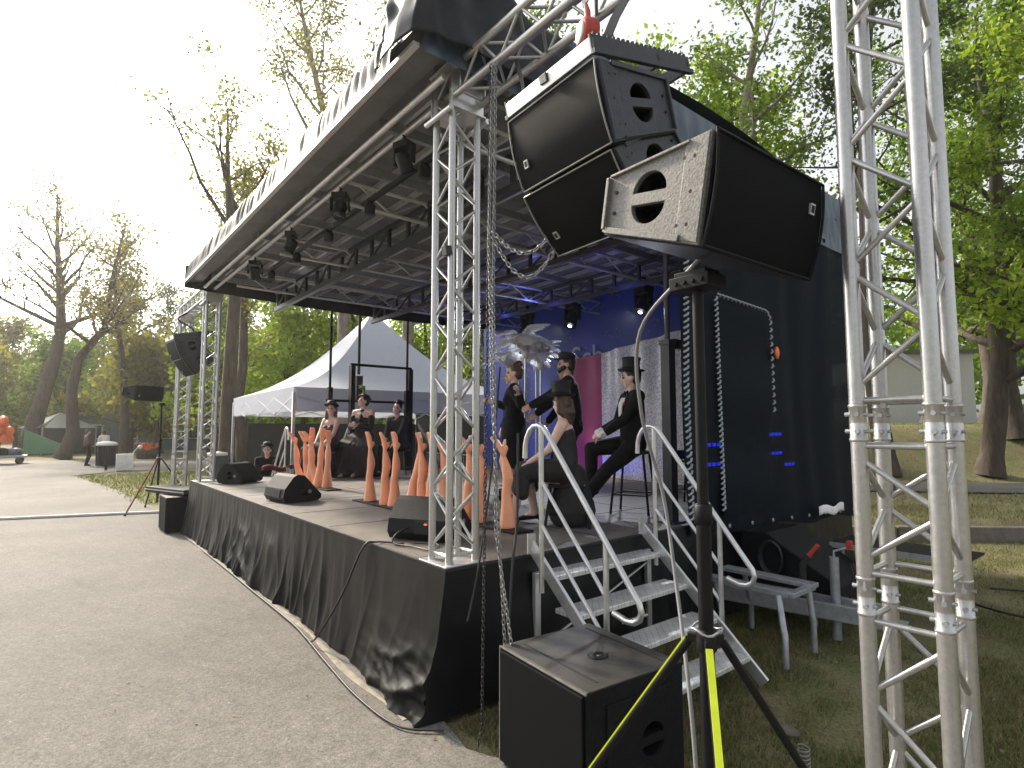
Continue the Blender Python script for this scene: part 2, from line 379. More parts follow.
# path behind the tower and its timber kerb
mb = MB(); P = V((CAMP.x, CAMP.y, 0))
mb.grid(lambda u, v: (lambda p: (p.x, p.y, terrain(p.x, p.y) + .012))(P + FH * (14.4 + v * 2.5 + .35 * math.sin(u * 9)) + RH * (4 + u * 18)), 60, 8)
tag(mb.build('path', M['path']), kind='structure')
mb = MB()
for k in range(12):
    a = P + FH * (9.35 + .05 * math.sin(k)) + RH * (4.2 + k * 1.0); b = P + FH * (9.35 + .05 * math.sin(k + 1)) + RH * (5.18 + k * 1.0)
    mb.bar(a + V((0, 0, .09)), b + V((0, 0, .09)), .14, .26)
tag(mb.build('kerb', M['kerb'], bevel=.02), kind='structure')

# grass tufts -------------------------------------------------------
def blades(name, pts, hmin, hmax, w, material, seed):
    rs = np.random.RandomState(seed); n = len(pts); pts = np.array(pts)
    a = rs.rand(n) * 2 * PI; h = hmin + (hmax - hmin) * rs.rand(n) ** 1.5
    u = np.stack([np.cos(a), np.sin(a), np.zeros(n)], 1) * w
    lean = (rs.rand(n, 3) - .5) * 1.5 * h[:, None]; lean[:, 2] = h
    vs = np.empty((n, 3, 3)); vs[:, 0] = pts - u; vs[:, 1] = pts + u; vs[:, 2] = pts + lean
    return raw(name, vs.reshape(-1, 3), n, 3, material)
def raw(name, verts, n, k, material, parent=None):
    me = bpy.data.meshes.new(name); me.vertices.add(n * k); me.vertices.foreach_set('co', verts.astype(np.float32).ravel())
    me.loops.add(n * k); me.loops.foreach_set('vertex_index', np.arange(n * k, dtype=np.int32))
    me.polygons.add(n); me.polygons.foreach_set('loop_start', np.arange(0, n * k, k, dtype=np.int32)); me.polygons.foreach_set('loop_total', np.full(n, k, dtype=np.int32))
    me.materials.append(material); me.update(calc_edges=True)
    o = bpy.data.objects.new(name, me); C.objects.link(o)
    if parent is not None: o.parent = parent
    return o
pts = []
while len(pts) < 130000:
    d = 2.0 + 10 * random.random() ** 1.6; q = -1.0 + random.random() * (d * 1.0 + 1.5)
    p = P + FH * d + RH * q
    if p.y < .0 or (p.x < 0.05 and p.y < 6.3): continue
    if mnoise.noise((p.x * 1.1, p.y * 1.1, 5)) + .5 * mnoise.noise((p.x * 4, p.y * 4, 1)) < random.uniform(-.55, .25): continue
    pts.append((p.x, p.y, terrain(p.x, p.y) - .02))
tag(blades('grass', pts, .02, .065, .0036, M['grass'], 1), kind='stuff', label='short dry trampled grass growing beside the stage', cat='grass')
pts = []
for _ in range(26000):
    x = random.uniform(-26, -9); y = random.uniform(-1.2, 9)
    lim = .25 if x > -13 else -.25 - (-13 - x) * .07
    if y < lim + random.uniform(0, .3) or (x < -24.5 and y < 4): continue
    if x > -10.4 and y < .6: continue
    pts.append((x, y, terrain(x, y) - .02))
tag(blades('grass', pts, .04, .13, .012, M['grassg'], 2), kind='stuff', label='green grass verge between road and stage', cat='grass')
pts = []
for _ in range(16000):
    d = random.uniform(17.2, 26); q = random.uniform(3, 24); p = P + FH * d + RH * q
    pts.append((p.x, p.y, terrain(p.x, p.y) - .02))
for _ in range(9000):
    d = random.uniform(9.6, 14.3); q = random.uniform(3, 18); p = P + FH * d + RH * q
    pts.append((p.x, p.y, terrain(p.x, p.y) - .02))
tag(blades('grass', pts, .04, .10, .008, M['grass'], 3), kind='stuff', label='dry yellowish grass on the bank beyond the path', cat='grass')
n = 900; rs = np.random.RandomState(4); vs = []
for _ in range(n):
    d = 2.2 + 7 * random.random() ** 1.5; q = -.2 + random.random() * (d + .5); p = P + FH * d + RH * q
    if p.y < .05 or (p.x < .05 and p.y < 6.3): p = P + FH * random.uniform(3.1, 6) + RH * random.uniform(1.6, 3.6)
    a = random.random() * 6.28; s_ = random.uniform(.008, .022); z = terrain(p.x, p.y) - .005
    vs += [(p.x + s_ * math.cos(a + k * 1.57) * (1 if k % 2 else .55), p.y + s_ * math.sin(a + k * 1.57) * (1 if k % 2 else .55), z + random.uniform(0, .012)) for k in range(4)]
tag(raw('dead_leaves', np.array(vs), n, 4, M['dead']), kind='stuff', label='scattered dry leaves on the worn grass', cat='leaves')
n = 420; vs = []; rr_ = random.Random(12)
for _ in range(n):
    x = rr_.uniform(-14, 1.2); y = -.15 - abs(rr_.gauss(0, 1.1)) if rr_.random() < .6 else rr_.uniform(-7, -.3); a = rr_.random() * 6.28; s_ = rr_.uniform(.006, .018)
    vs += [(x + s_ * math.cos(a + k * 1.57) * (1 if k % 2 else .5), y + s_ * math.sin(a + k * 1.57) * (1 if k % 2 else .5), .007 + rr_.uniform(0, .006)) for k in range(4)]
tag(raw('leaf_litter', np.array(vs), n, 4, M['dead']), kind='stuff', label='bits of dry leaf and grit scattered on the asphalt', cat='leaves')
for k, (px, d) in enumerate([((1.62), 3.55), ((1.85), 2.95)]):
    pos = P + FH * d + RH * px; m_ = MB(); R = Matrix.Rotation(k, 3, 'Z'); m_.ell(pos + V((0, 0, .0)), (.09 - .02 * k, .06, .022), R)
    o = m_.build('stone', M['stone'], loc=pos)
    tag(o, ['flat brown stone in the grass in front of the grey bench frame', 'smaller flat stone in the grass nearer the tripod foot'][k], 'stone')

# ------------------------------------------------------------------ truss
def truss_z(name, label, z0, z1, joints, group, step, s=.21, rc=.025, rb=.010, plate=.34, white=False):
    t = thing(name, label, 'truss tower', (0, 0, 0), group)
    cs = [(0, 0), (s, 0), (s, s), (0, s)]
    for x, y in cs: MB().tube([(x, y, z0), (x, y, z1)], rc, 18).build('chord', M['alu'], t)
    segs = []; lo = z0 + .05
    for j in joints: segs.append((lo, j - .075)); lo = j + .075
    segs.append((lo, z1 - .05))
    for a, b in segs:
        for i in range(4):
            p, q = cs[i], cs[(i + 1) % 4]
            for z in (a, b):
                MB().tube([(p[0], p[1], z), (q[0], q[1], z)], rb, 8).build('brace', M['alu'], t)
            L = b - a - .06; n = max(1, round(L / step)); h = L / n; flip = i % 2
            for k in range(n):
                za = a + .03 + k * h + .012; zb = za + h - .024; e, f = (p, q) if (k + flip) % 2 == 0 else (q, p)
                MB().tube([(e[0], e[1], za), (f[0], f[1], zb)], rb, 8).build('brace', M['alu'], t)
    for j in joints:
        for x, y in cs:
            o = MB(); o.lathe([(rc, -.062), (rc + .0028, -.060), (rc + .0028, -.052), (rc + .0008, -.050), (rc + .0008, -.002), (rc + .0002, 0), (rc + .0008, .002), (rc + .0008, .050), (rc + .0028, .052), (rc + .0028, .060), (rc, .062)], (x, y, j), 18)
            c_ = o.build('coupler', M['alu'], t)
            for dz in (-.028, .028):
                pn = MB(); pn.tube([(x - .036, y - .008, j + dz), (x + .034, y - .008, j + dz)], [.0075, .0055], 8); pn.build('pin', M['galv'], c_)
                pn = MB(); pn.tube([(x + .008, y - .036, j + dz), (x + .008, y + .034, j + dz)], [.0075, .0055], 8); pn.build('pin', M['galv'], c_)
    MB().box((s / 2, s / 2, z0 - .006), (plate, plate, .012)).build('base_plate', M['alu2'], t, bevel=.003)
    return t
def truss_x(name, label, L, step, group, s=.21, rc=.025, rb=.010):
    t = thing(name, label, 'truss beam', (0, 0, 0), group)
    cs = [(0, 0), (s, 0), (s, s), (0, s)]
    for y, z in cs: MB().tube([(0, y, z), (L, y, z)], rc, 16).build('chord', M['alu'], t)
    for i in range(4):
        p, q = cs[i], cs[(i + 1) % 4]
        for x in (.06, L - .06): MB().tube([(x, *p), (x, *q)], rb, 8).build('brace', M['alu'], t)
        n = round((L - .16) / step); h = (L - .16) / n
        for k in range(n):
            xa = .08 + k * h + .01; xb = xa + h - .02; e, f = (p, q) if (k + i) % 2 == 0 else (q, p)
            MB().tube([(xa, *e), (xb, *f)], rb, 8).build('brace', M['alu'], t)
    return t
def corner_block(t, z, s=.21):
    o = MB(); o.box((s / 2, s / 2, z), (s + .09, s + .09, .012)); o.box((s / 2, s / 2, z + .32), (s + .09, s + .09, .012))
    for x in (-.03, s + .03):
        o.box((x, s / 2, z + .16), (.012, s + .06, .31))
    o.build('sleeve_block', M['alu2'], t, bevel=.002)
    g = MB(); g.tube([(-.06, -.05, z - .03), (s + .06, -.05, z - .03)], .02, 12); g.tube([(-.06, s + .05, z - .03), (s + .06, s + .05, z - .03)], .02, 12)
    g.build('guide_tube', M['alu2'], t)
TG = 'truss towers of the stage'
near = truss_z('truss_tower', 'close silvery truss tower on the grass, with bolted joints at eye level', .012, 4.45, (1.24, 1.80), TG, .205)
corner_block(near, 4.02); near.location = (2.33, .08, 0)
col = truss_z('truss_column', 'silver truss column on the near front corner of the stage deck, chains hanging beside it', .902, 4.4, (), 'truss columns of the stage', .20)
corner_block(col, 4.0); col.location = (-.34, .07, 0)
dup(col, (-8.05, .07, 0), None, 'silver truss column on the far front corner of the stage, behind the first floor monitor')
dup(near, (-10.55, .08, 0), None, 'distant truss tower standing on the grass verge beyond the far end of the stage')
beam = truss_x('truss_beam', 'silver truss beam above the hanging speakers, from the near column out to the close tower', 2.42, .2, 'truss beams of the sound wings')
beam.location = (-.10, .07, 4.085)
dup(beam, (-10.4, .07, 4.085), None, 'silver truss beam high at the far end, over the distant hanging speakers')

# ------------------------------------------------------------------ stage
D = .89; X0, X1, Y1 = -8.2, -.06, 6.4
st = thing('mobile_stage', 'black skirted mobile stage with tarpaulin roof, standing on the asphalt edge', 'stage', ((X0 + X1) / 2, 3.2, 0))
dk = MB(); dk.box(((X0 + X1) / 2, Y1 / 2 + .01, D - .03), (X1 - X0, Y1 - .02, .06)); dk.build('deck', M['deck'], st, bevel=.004)
ed = MB(); ed.box(((X0 + X1) / 2, .002, D - .035), (X1 - X0 + .02, .016, .085)); ed.box((X1 + .008, Y1 / 2, D - .035), (.016, Y1, .085)); ed.box((X0 - .008, Y1 / 2, D - .035), (.016, Y1, .085))
ed.build('deck_edge', M['darksteel'], st, bevel=.002)
sm = MB()
for k in range(1, 8): sm.box((X0 + k * (X1 - X0) / 8, Y1 / 2, D + .0012), (.006, Y1 - .1, .0024))
for k in range(1, 4): sm.box(((X0 + X1) / 2, k * 1.6, D + .0013), (X1 - X0 - .1, .006, .0022))
sm.build('deck_seam', M['hole'], st)
def ridge(v): return (1 - min(1, abs(v) * 2.2)) ** 2
def fold(x, z):
    n = mnoise.noise; d = 1 - z
    a = .010 * math.sin(x * 30 + 5 * n((x * 1.3, z * .5, 0))) * (.25 + .75 * d) * (.2 + 1.3 * abs(n((x * .9, 2, 0))))
    a += .030 * ridge(n((x * 2.6 + z * .35, z * .35, 4))) * (.15 + .85 * d) + .022 * ridge(n((x * 4.2 - z * .9, z * .5, 8))) * d + .04 * n((x * 1.3, z * 1.0, 5)) * d
    k = sstep(-2.4, -.9, x); a *= 1 - .55 * k
    w = sstep(-1.3, -.25, x) * (1 - sstep(.10, .55, z))
    a += w * (.05 * ridge(n((x * 1.6 + z * 1.2, z * 4.2 - x * 1.1, 2))) + .04 * ridge(n((x * 2.4, z * 7 + x * 1.6, 6))))
    w2 = sstep(-5.6, -4.6, x) * (1 - sstep(-3.4, -2.6, x)) * (1 - sstep(.25, .85, z))
    a += w2 * .07 * ridge(n((x * 2.3 + z * 1.9, z * .8 - x * .4, 11)))
    return a
def front(u, v):
    x = X0 + u * (X1 - X0 + .03); z = v * (D - .02)
    zz = z
    return (x, -.02 - fold(x, v) - .05 * (1 - v) ** 2 - (.09 * (1 - v) * sstep(-2.2, -.2, x)), .012 + zz)
fs = MB(); fs.grid(front, 620, 44); fs.build('front_skirt', M['vinyl_dust'], st)
def side(u, v):
    y = -.02 + u * 6.3; f = .5 * fold(-y * 1.3 - 2.5, v); e = front(1, v); k = sstep(0, .05, u)
    return (X1 + .03 + k * (abs(f) + .05 * (1 - v)), e[1] * (1 - k) + (y - .04 * (1 - v)) * k, .012 + v * (D - .02))
ss = MB(); ss.grid(side, 180, 18); ss.build('side_skirt', M['vinyl'], st)
ls = MB(); ls.grid(lambda u, v: (X0 - .03 - abs(fold(u * 7, v)), u * 6.3, .012 + v * (D - .02)), 120, 10); ls.build('side_skirt', M['vinyl'], st)
MB().box(((X0 + X1) / 2, Y1, .46), (X1 - X0, .02, .84)).build('rear_skirt', M['vinyl'], st)
ul = MB()
def under(u, v):
    x = X0 - .1 + u * (X1 - X0 - .0); y = -.09 - v * (.05 + .05 * mnoise.noise((x * 1.3, 0, 0))) - .11 * sstep(-3, -.2, x)
    return (x, y, .007 + .022 * abs(mnoise.noise((x * 4, v * 2, 0))) * math.sin(v * PI))
ul.grid(under, 160, 5); ul.build('ground_flap', M['cardboard'], st)

# roof --------------------------------------------------------------
RX0, RX1, RY0, RY1 = -7.75, .0, -.30, 6.4
RB, RT = 4.25, 4.42
rf = MB(); rf.box(((RX0 + RX1) / 2, (RY0 + RY1) / 2 + .03, RT + .06), (RX1 - RX0, RY1 - RY0 - .1, .03)); rf.build('roof_panel', M['roofskin'], st)
hump = MB()
hump.grid(lambda u, v: (RX0 + u * (RX1 - RX0), RY0 + .12 + v * (RY1 - RY0 - .14), RT + .10 + .55 * math.sin(v * PI) ** .7 * (.9 + .1 * math.sin(u * 40))), 80, 24); hump.build('roof_cover', M['bluetarp'], st)
np_ = 15
for k in range(np_):
    y = .25 + k * (RY1 - .5) / (np_ - 1)
    MB().box(((RX0 + RX1) / 2, y, RT - .005), (RX1 - RX0 - .15, .035, .06)).build('purlin', M['purlin'], st)
for k in range(9):
    x = RX0 + .3 + k * (RX1 - RX0 - .6) / 8
    MB().box((x, (RY0 + RY1) / 2 + .1, RT - .085), (.05, RY1 - RY0 - .5, .09)).build('rafter', M['galv'], st)
for y in (-.02, .14): MB().tube([(RX0 + .15, y, 4.18), (RX1 - .1, y, 4.18)], .024, 12).build('front_pipe', M['purlin'], st)
for y in (1.12, 2.98, 4.7):
    o = MB(); o.box(((RX0 + RX1) / 2 - .2, y, 3.92), (RX1 - RX0 - .9, .07, .07)); o.box(((RX0 + RX1) / 2 - .2, y, 4.22), (RX1 - RX0 - .9, .06, .05))
    for k in range(15):
        x = RX0 + .35 + k * (RX1 - RX0 - 1.1) / 14
        o.box((x, y, 4.07), (.045, .04, .26))
        if k % 2 == 0 and k < 14: o.bar((x, y, 3.95), (x + .48, y, 4.2), .025)
    o.build('lattice_beam', M['darksteel'], st, bevel=.004)
for x in (-6.4, -4.3, -2.2, -.5):
    o = MB(); o.tube([(x, .2, 4.22), (x, 6.2, 4.22)], .022, 10); o.tube([(x, .2, 4.0), (x, 6.2, 4.0)], .02, 10)
    for k in range(16): o.tube([(x, .3 + k * .37, 4.0 if k % 2 else 4.22), (x, .3 + (k + 1) * .37, 4.22 if k % 2 else 4.0)], .011, 7)
    o.build('cross_truss', M['purlin'], st)
# fascia : pleated tarpaulin on the audience side
def fas(u, v):
    x = RX0 + u * (RX1 - RX0 - .35); n = mnoise.noise; q = x + v * .10
    a = .021 * math.sin(q * 46 + 6 * n((q * 1.4, 0, 0))) * (.4 + 1.1 * abs(n((q * 2.2, 5, 0)))) + .016 * ridge(n((q * 4.5, v * .15, 3)))
    env = math.sin(v * PI * .8 + .25); top = .37 + .022 * n((x * 4, 0, 2)) + .012 * math.sin(q * 52)
    return (x - v * .06, RY0 - .012 + v * .10 - a * env, RB + v * top)
o = MB(); o.grid(fas, 900, 12); o.build('front_fascia', M['fascia'], st)
o = MB(); o.box(((RX0 + RX1) / 2, RY0 + .005, RB - .012), (RX1 - RX0, .045, .028)); o.build('fascia_rail', M['alu2'], st)
o = MB(); o.grid(lambda u, v: ((RX0 + RX1) / 2 + (u - .5) * (RX1 - RX0), RY0 + .03 + v * .22, RB + .0 + v * .03), 30, 4); o.build('front_soffit', M['roofskin'], st)
# left end valance
def lval(u, v):
    y = RY0 + u * (RY1 - RY0); return (RX0 - .01 - .012 * math.sin(y * 11 + v * 2), y, 4.16 - .08 * math.sin(u * PI) * (1 - v) + v * .38)
o = MB(); o.grid(lval, 90, 6); o.build('end_valance', M['blacktarp'], st)
# right end fascia with lacing
def rval(u, v):
    y = RY0 + .05 + u * (RY1 - RY0 - .05); n = mnoise.noise
    return (RX1 + .02 + (.02 * math.sin(y * 26 + v * 3 + 2 * n((y, 0, 0))) + .03 * n((y * 3, v * 3, 1))) * math.sin(v * PI), y, 4.2 - .05 * (1 - v) * sstep(0, 6, y) + v * (.70 * (.55 + .45 * sstep(0, 1.4, y))))
o = MB(); o.grid(rval, 260, 10); o.build('end_valance', M['bluetarp'], st)
# folded tarpaulin bundle on the near front corner
def bun(u, v):
    n = mnoise.noise; path = [(-.44, -.335), (-.30, -.36), (-.12, -.375), (.03, -.34), (.085, -.20), (.095, .10), (.09, .5), (.075, .95)]
    f = u * 6.999; k = int(f); w = f - k; x = path[k][0] * (1 - w) + path[k + 1][0] * w; y = path[k][1] * (1 - w) + path[k + 1][1] * w
    a = min(1, max(0, (u - .30) / .30)) * PI / 2; out = V((math.sin(a), -math.cos(a), 0))
    d = (.028 * math.sin(u * 30 + v * 5 + 5 * n((u * 3, v * 1.5, 0))) + .05 * n((u * 5, v * 2.5, 3))) * (.4 + .6 * v) + .03
    top = .62 - .16 * sstep(.55, 1, u)
    return (x + out.x * d - .02 * v, y + out.y * d + .12 * v, RB - .02 + .05 * sstep(.1, .5, u) + v * top)
o = MB(); o.grid(bun, 70, 24); o.build('folded_tarpaulin', M['blacktarp'], st, solid=.006)
o = MB()
for x, y in ((-.33, RY0 - .105), (-.22, RY0 - .09)):
    o.lathe([(.012, -.008), (.024, -.006), (.024, .006), (.012, .008)], (x, y - .035, RB + .075), 14, Matrix.Rotation(PI / 2, 3, 'X'))
o.build('eyelet', M['galv'], st)
# roof support posts and side wings
PM = M['blackmetal']
o = MB(); o.box((-.25, 2.66, 1.76), (.10, .10, 1.70)); o.tube([(-.25, 2.66, 2.6), (-.25, 2.66, 4.2)], .026, 12); o.box((-.25, 2.66, .90), (.2, .2, .02)); o.box((-.25, 2.66, 2.62), (.12, .12, .05))
o.build('roof_post', M['darksteel'], st, bevel=.003)
for z in (1.53, 2.62): MB().box((-.25, 4.5, z), (.05, 3.55, .09)).build('wing_rail', PM, st)
for y in (2.36, 4.08):
    o = MB(); o.box((-8.02, y, 1.75), (.09, .09, 1.72)); o.tube([(-8.02, y, 2.6), (-8.02, y, 4.2)], .025, 12); o.build('roof_post', PM, st, bevel=.003)
o = MB(); o.box((-8.02, 2.82, 1.98), (.13, .09, 2.2)); o.box((-8.02, 4.16, 1.98), (.10, .09, 2.2)); o.box((-8.02, 3.48, 3.1), (.06, 1.4, .05)); o.build('wing_frame', PM, st, bevel=.004)
o = MB(); o.tube([(-8.02, 2.96, 2.9), (-8.02, 2.96, 4.2)], .03, 10); o.box((-8.02, 2.96, 2.62), (.14, .13, .5)); o.build('roof_post', M['darksteel'], st, bevel=.003)
o = MB(); o.box((-8.06, 3.2, 2.35), (.02, 1.8, .05)); o.build('wing_rail', PM, st)

# side curtain on the near end ---------------------------------------
cu = thing('side_curtain', 'large dark mesh curtain laced to the near end of the stage', 'curtain', (.02, 4.5, .75))
def cur(u, v):
    y = 2.58 + u * 3.82; n = mnoise.noise
    z = .80 - .14 * u + .03 * math.sin(u * 17) + v * (4.22 - .80 + .14 * u)
    return (.015 + .012 * math.sin(y * 9 + n((y, v, 0)) * 3) + .03 * n((y * 1.5, v * 2.2, 0)), y - .08 * math.sin(v * PI) * (1 - u), z)
o = MB(); o.grid(cur, 150, 60); o.build('curtain_cloth', M['mesh'], cu)
def lacing(pts, step, w, name='lacing'):
    o = MB(); pts = [V(p) for p in pts]
    for a, b in zip(pts, pts[1:]):
        L = (b - a).length; n = max(2, int(L / step)); d = (b - a).normalized(); q = V((0, d.z, -d.y))
        for k in range(n):
            c = a.lerp(b, (k + .5) / n); sg = 1 if k % 2 else -1
            o.tube([c - q * w - d * .022 + V((.012, 0, 0)), c + V((.03, 0, 0)), c + q * w + d * .022 + V((.012, 0, 0))], .011, 6)
    return o.build(name, M['lace'], cu)
lacing([(.03, 2.60, 4.1), (.03, 2.56, 3.2), (.03, 2.52, 2.2), (.03, 2.56, .95)], .055, .035)
lacing([(.05, 3.02, 3.08), (.05, 3.04, 2.0), (.05, 3.06, 1.0)], .05, .025)
lacing([(.05, 3.04, 3.1), (.05, 4.02, 3.06), (.05, 4.10, 2.98), (.05, 4.12, 1.95)], .075, .012)
o = MB(); o.grid(lambda u, v: (.06 + .02 * math.sin(v * 14), 3.08 + u * .95 + .02 * math.sin(v * 6), .95 + v * 2.08), 12, 40); o.build('door_flap', M['mesh'], cu)
o = MB(); o.ell((.07, 4.22, 2.62), (.02, .045, .07)); o.build('flame_mark', M['balloon'], cu)
o = MB()
for k in range(9): o.lathe([(.010, -.004), (.02, -.004), (.02, .004), (.01, .004)], (.05, 2.75 + k * .43, .86 - .015 * k), 10, Matrix.Rotation(PI / 2, 3, 'Y'))
o.build('eyelet', M['galv'], cu)

for k, (y, z, l_) in enumerate(((3.35, 1.62, .5), (4.55, 1.72, .6), (4.55, 1.50, .6), (3.4, 1.42, .45), (5.0, 1.36, .35))):  # glow bars added behind the curtain to make its blue reflections
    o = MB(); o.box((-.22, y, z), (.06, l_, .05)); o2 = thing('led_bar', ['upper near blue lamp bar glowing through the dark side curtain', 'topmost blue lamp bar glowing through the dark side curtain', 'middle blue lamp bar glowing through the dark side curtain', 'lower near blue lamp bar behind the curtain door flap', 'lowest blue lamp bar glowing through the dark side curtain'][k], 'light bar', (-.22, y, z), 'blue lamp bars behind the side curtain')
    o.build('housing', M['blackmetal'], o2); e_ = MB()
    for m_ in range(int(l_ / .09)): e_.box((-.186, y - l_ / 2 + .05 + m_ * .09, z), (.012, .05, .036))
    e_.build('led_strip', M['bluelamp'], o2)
# backdrop -----------------------------------------------------------
bd = thing('backdrop_banner', 'blue printed banner hanging across the back of the stage, pale lettering half hidden', 'banner', (-4, 6.2, .9))
o = MB(); o.grid(lambda u, v: (-8.1 + u * 7.95, 6.22 + .03 * math.sin(u * 36) * (1 - v), .92 + v * 3.55), 90, 10); o.build('banner_cloth', M['blue'], bd)
def text(body, loc, size, rot, material, parent, name='lettering', ext=.004):
    cu_ = bpy.data.curves.new('lettering', 'FONT'); cu_.body = body; cu_.size = size; cu_.extrude = ext; cu_.align_x = 'CENTER'
    o = bpy.data.objects.new(name, cu_); C.objects.link(o); o.rotation_euler = rot; o.location = loc
    dg = bpy.context.evaluated_depsgraph_get(); me = bpy.data.meshes.new_from_object(o.evaluated_get(dg))
    me.transform(Matrix.Translation(V(loc)) @ o.rotation_euler.to_matrix().to_4x4())
    bpy.data.objects.remove(o)
    p = parent
    while p.parent is not None: p = p.parent
    me.transform(Matrix.Translation(-V(p.location)))
    me.materials.clear(); me.materials.append(material)
    q = bpy.data.objects.new(name, me); C.objects.link(q); q.parent = parent; return q
text('Sch', (-4.62, 6.16, 2.99), .62, (PI / 2, 0, 0), M['bannerwhite'], bd)
mg = MB(); mg.grid(lambda u, v: (-5.35 + u * 1.35, 6.10 + .015 * math.sin(u * 14), .90 + v * (2.25 + .06 * u)), 20, 8)
tag(mg.build('magenta_banner', M['magenta'], loc=(-4.7, 6.1, .9)), 'magenta cloth banner hanging in front of the blue backdrop', 'banner')
gp = MB(); gp.grid(lambda u, v: (-4.12 + u * 3.75, 6.02 - u * .5 + .03 * math.sin(u * 38) * (.4 + v), .90 + v * (2.30 + .30 * u)), 90, 12)
tag(gp.build('sequin_curtain', M['glitter'], loc=(-2.2, 5.8, .9)), 'silvery glitter curtain hung behind the seated man in the top hat', 'curtain')

# ------------------------------------------------------------------ loudspeakers
def half_discs(o, cy, cz, r, gap, f3, a, b):
    for sgn in (1, -1):
        poly = [(cy + r * math.cos(t), cz + sgn * (gap + r * .95 * math.sin(t))) for t in [PI * k / 14 for k in range(15)]]
        if sgn < 0: poly.reverse()
        o.prism(poly, f3, a, b)
def cut(o, cutter_mb):
    c = cutter_mb.build('cutter', M['hole']); c.parent = o.parent
    import bmesh
    bm = bmesh.new(); bm.from_mesh(c.data); bmesh.ops.recalc_face_normals(bm, faces=bm.faces); bm.to_mesh(c.data); bm.free()
    bm = bmesh.new(); bm.from_mesh(o.data); bmesh.ops.remove_doubles(bm, verts=bm.verts, dist=1e-5); bmesh.ops.recalc_face_normals(bm, faces=bm.faces); bm.to_mesh(o.data); bm.free()
    md = o.modifiers.new('cut', 'BOOLEAN'); md.object = c; md.solver = 'EXACT'; md.operation = 'DIFFERENCE'
    bpy.context.view_layer.update(); bake(o); bpy.data.objects.remove(c); return o
def array_box(label, w, hf, hb, d, plate_mat, plate2=None, group=None, frame='edge', fr=.0038):
    t = thing('line_array_speaker', label, 'loudspeaker', (0, 0, 0), group)
    def prof(k):  # profile in (y,z), front at y=0
        return [(0.0, -hf / 2), (0.0, hf / 2), (d, hb / 2), (d, -hb / 2)]
    f = lambda u, v, x: V((x, u, v))
    o = MB(); o.prism(prof(0), f, -w / 2 + .02, w / 2 - .02); body = o.build('body', M['spk'], t)
    c = MB()
    for sx in (-1, 1): half_discs(c, d * .52, 0, .064, .019, f, sx * (w / 2 - .085), sx * (w / 2 + .05))
    cut(body, c)
    bv = body.modifiers.new('bevel', 'BEVEL'); bv.width = .004; bv.limit_method = 'ANGLE'
    for sx in (-1, 1):
        o = MB(); e = .006; pp = [(e, -hf / 2 + e), (e, hf / 2 - e), (d - e, hb / 2 - e), (d - e, -hb / 2 + e)]
        o.prism(pp, f, sx * (w / 2 - .0205), sx * (w / 2 - .001)); pl = o.build('end_plate', plate_mat if sx > 0 else (plate2 or plate_mat), t)
        c = MB(); half_discs(c, d * .52, 0, .064, .019, f, sx * (w / 2 - .06), sx * (w / 2 + .05)); cut(pl, c)
        bv = pl.modifiers.new('bevel', 'BEVEL'); bv.width = .003; bv.limit_method = 'ANGLE'
        sl = (hf - hb) / 2 / d
        r = MB(); xx = sx * (w / 2 + .001)
        r.prism([(.008, -hf / 2 + .012), (.008, hf / 2 - .012), (.085, hf / 2 - .012 - sl * .085), (.085, -hf / 2 + .012 + sl * .085)], f, xx - .002, xx + .003)      # smooth strip by the grille
        r.bar((xx, d - .022, -hb / 2 + .012), (xx, d - .022, hb / 2 - .012), .012, .026)
        for sg, th in ((1, .020), (-1, .009)):
            r.bar((xx + sx * .003, .07, sg * (hf / 2 - .016 - sl * .07)), (xx + sx * .003, d - .03, sg * (hb / 2 - .014 + sl * .03)), .014, th)
        r.build('rigging_rail', plate_mat if sx > 0 else (plate2 or plate_mat), pl, bevel=.002)
        b_ = MB()
        for (yy, zz) in ((.05, hf * .30), (.05, hf * .02), (.05, -hf * .28), (.085, hf * .30), (.085, -hf * .28), (d * .86, hf * .1), (d * .86, -hf * .1)):
            b_.tube([(sx * (w / 2 - .002), yy, zz), (sx * (w / 2 + .004), yy, zz)], .006, 8)
        b_.build('bolt', M['blackmetal'], pl)
    # convex perforated grille
    def gr(u, v):
        x = (u - .5) * (w - .03); z = (v - .5) * (hf - .016); return (x, -.004 - .018 * (1 - (2 * v - 1) ** 2) * .9, z)
    o = MB(); o.grid(gr, 6, 14); g = o.build('grille', M['grille'], t)
    o = MB()
    for sx in (-1, 1): o.tube([(sx * (w / 2 - .008), -.006 - .018 * (1 - (2 * k / 12 - 1) ** 2) * .9, (k / 12 - .5) * (hf - .01)) for k in range(13)], fr, 6)
    for sz in (-1, 1): o.tube([(-w / 2 + .01, -.006, sz * (hf / 2 - .006)), (w / 2 - .01, -.006, sz * (hf / 2 - .006))], fr, 6)
    o.build('grille_frame', M[frame], t)
    o = MB(); o.box((-w / 2 + .09, -.021, -.03 * hf - .05), (.028, .008, .036)); bg = o.build('badge', M['badge'], g)
    o = MB(); o.box((-w / 2 + .09, -.0255, -.03 * hf - .05), (.018, .002, .024)); o.build('badge_mark', M['blackmetal'], bg)
    return t
AG = 'hanging line array speakers'
a1 = array_box('upper black array speaker hanging from the near truss beam', .63, .34, .24, .43, M['spkgrey'], M['spk'], AG)
a1.location = (1.185, -.20, 3.19); a1.rotation_euler = (rad(16), 0, rad(-4)); a1.scale = (1.04, 1.08, 1.10)
a2 = dup(a1, (1.175, -.015, 2.865), (rad(41), 0, rad(-4)), 'lower black array speaker hanging tilted beneath the upper one')
a3 = dup(a1, (-9.25, -.19, 3.25), (rad(20), 0, rad(4)), 'far upper array speaker hanging beyond the far end of the stage')
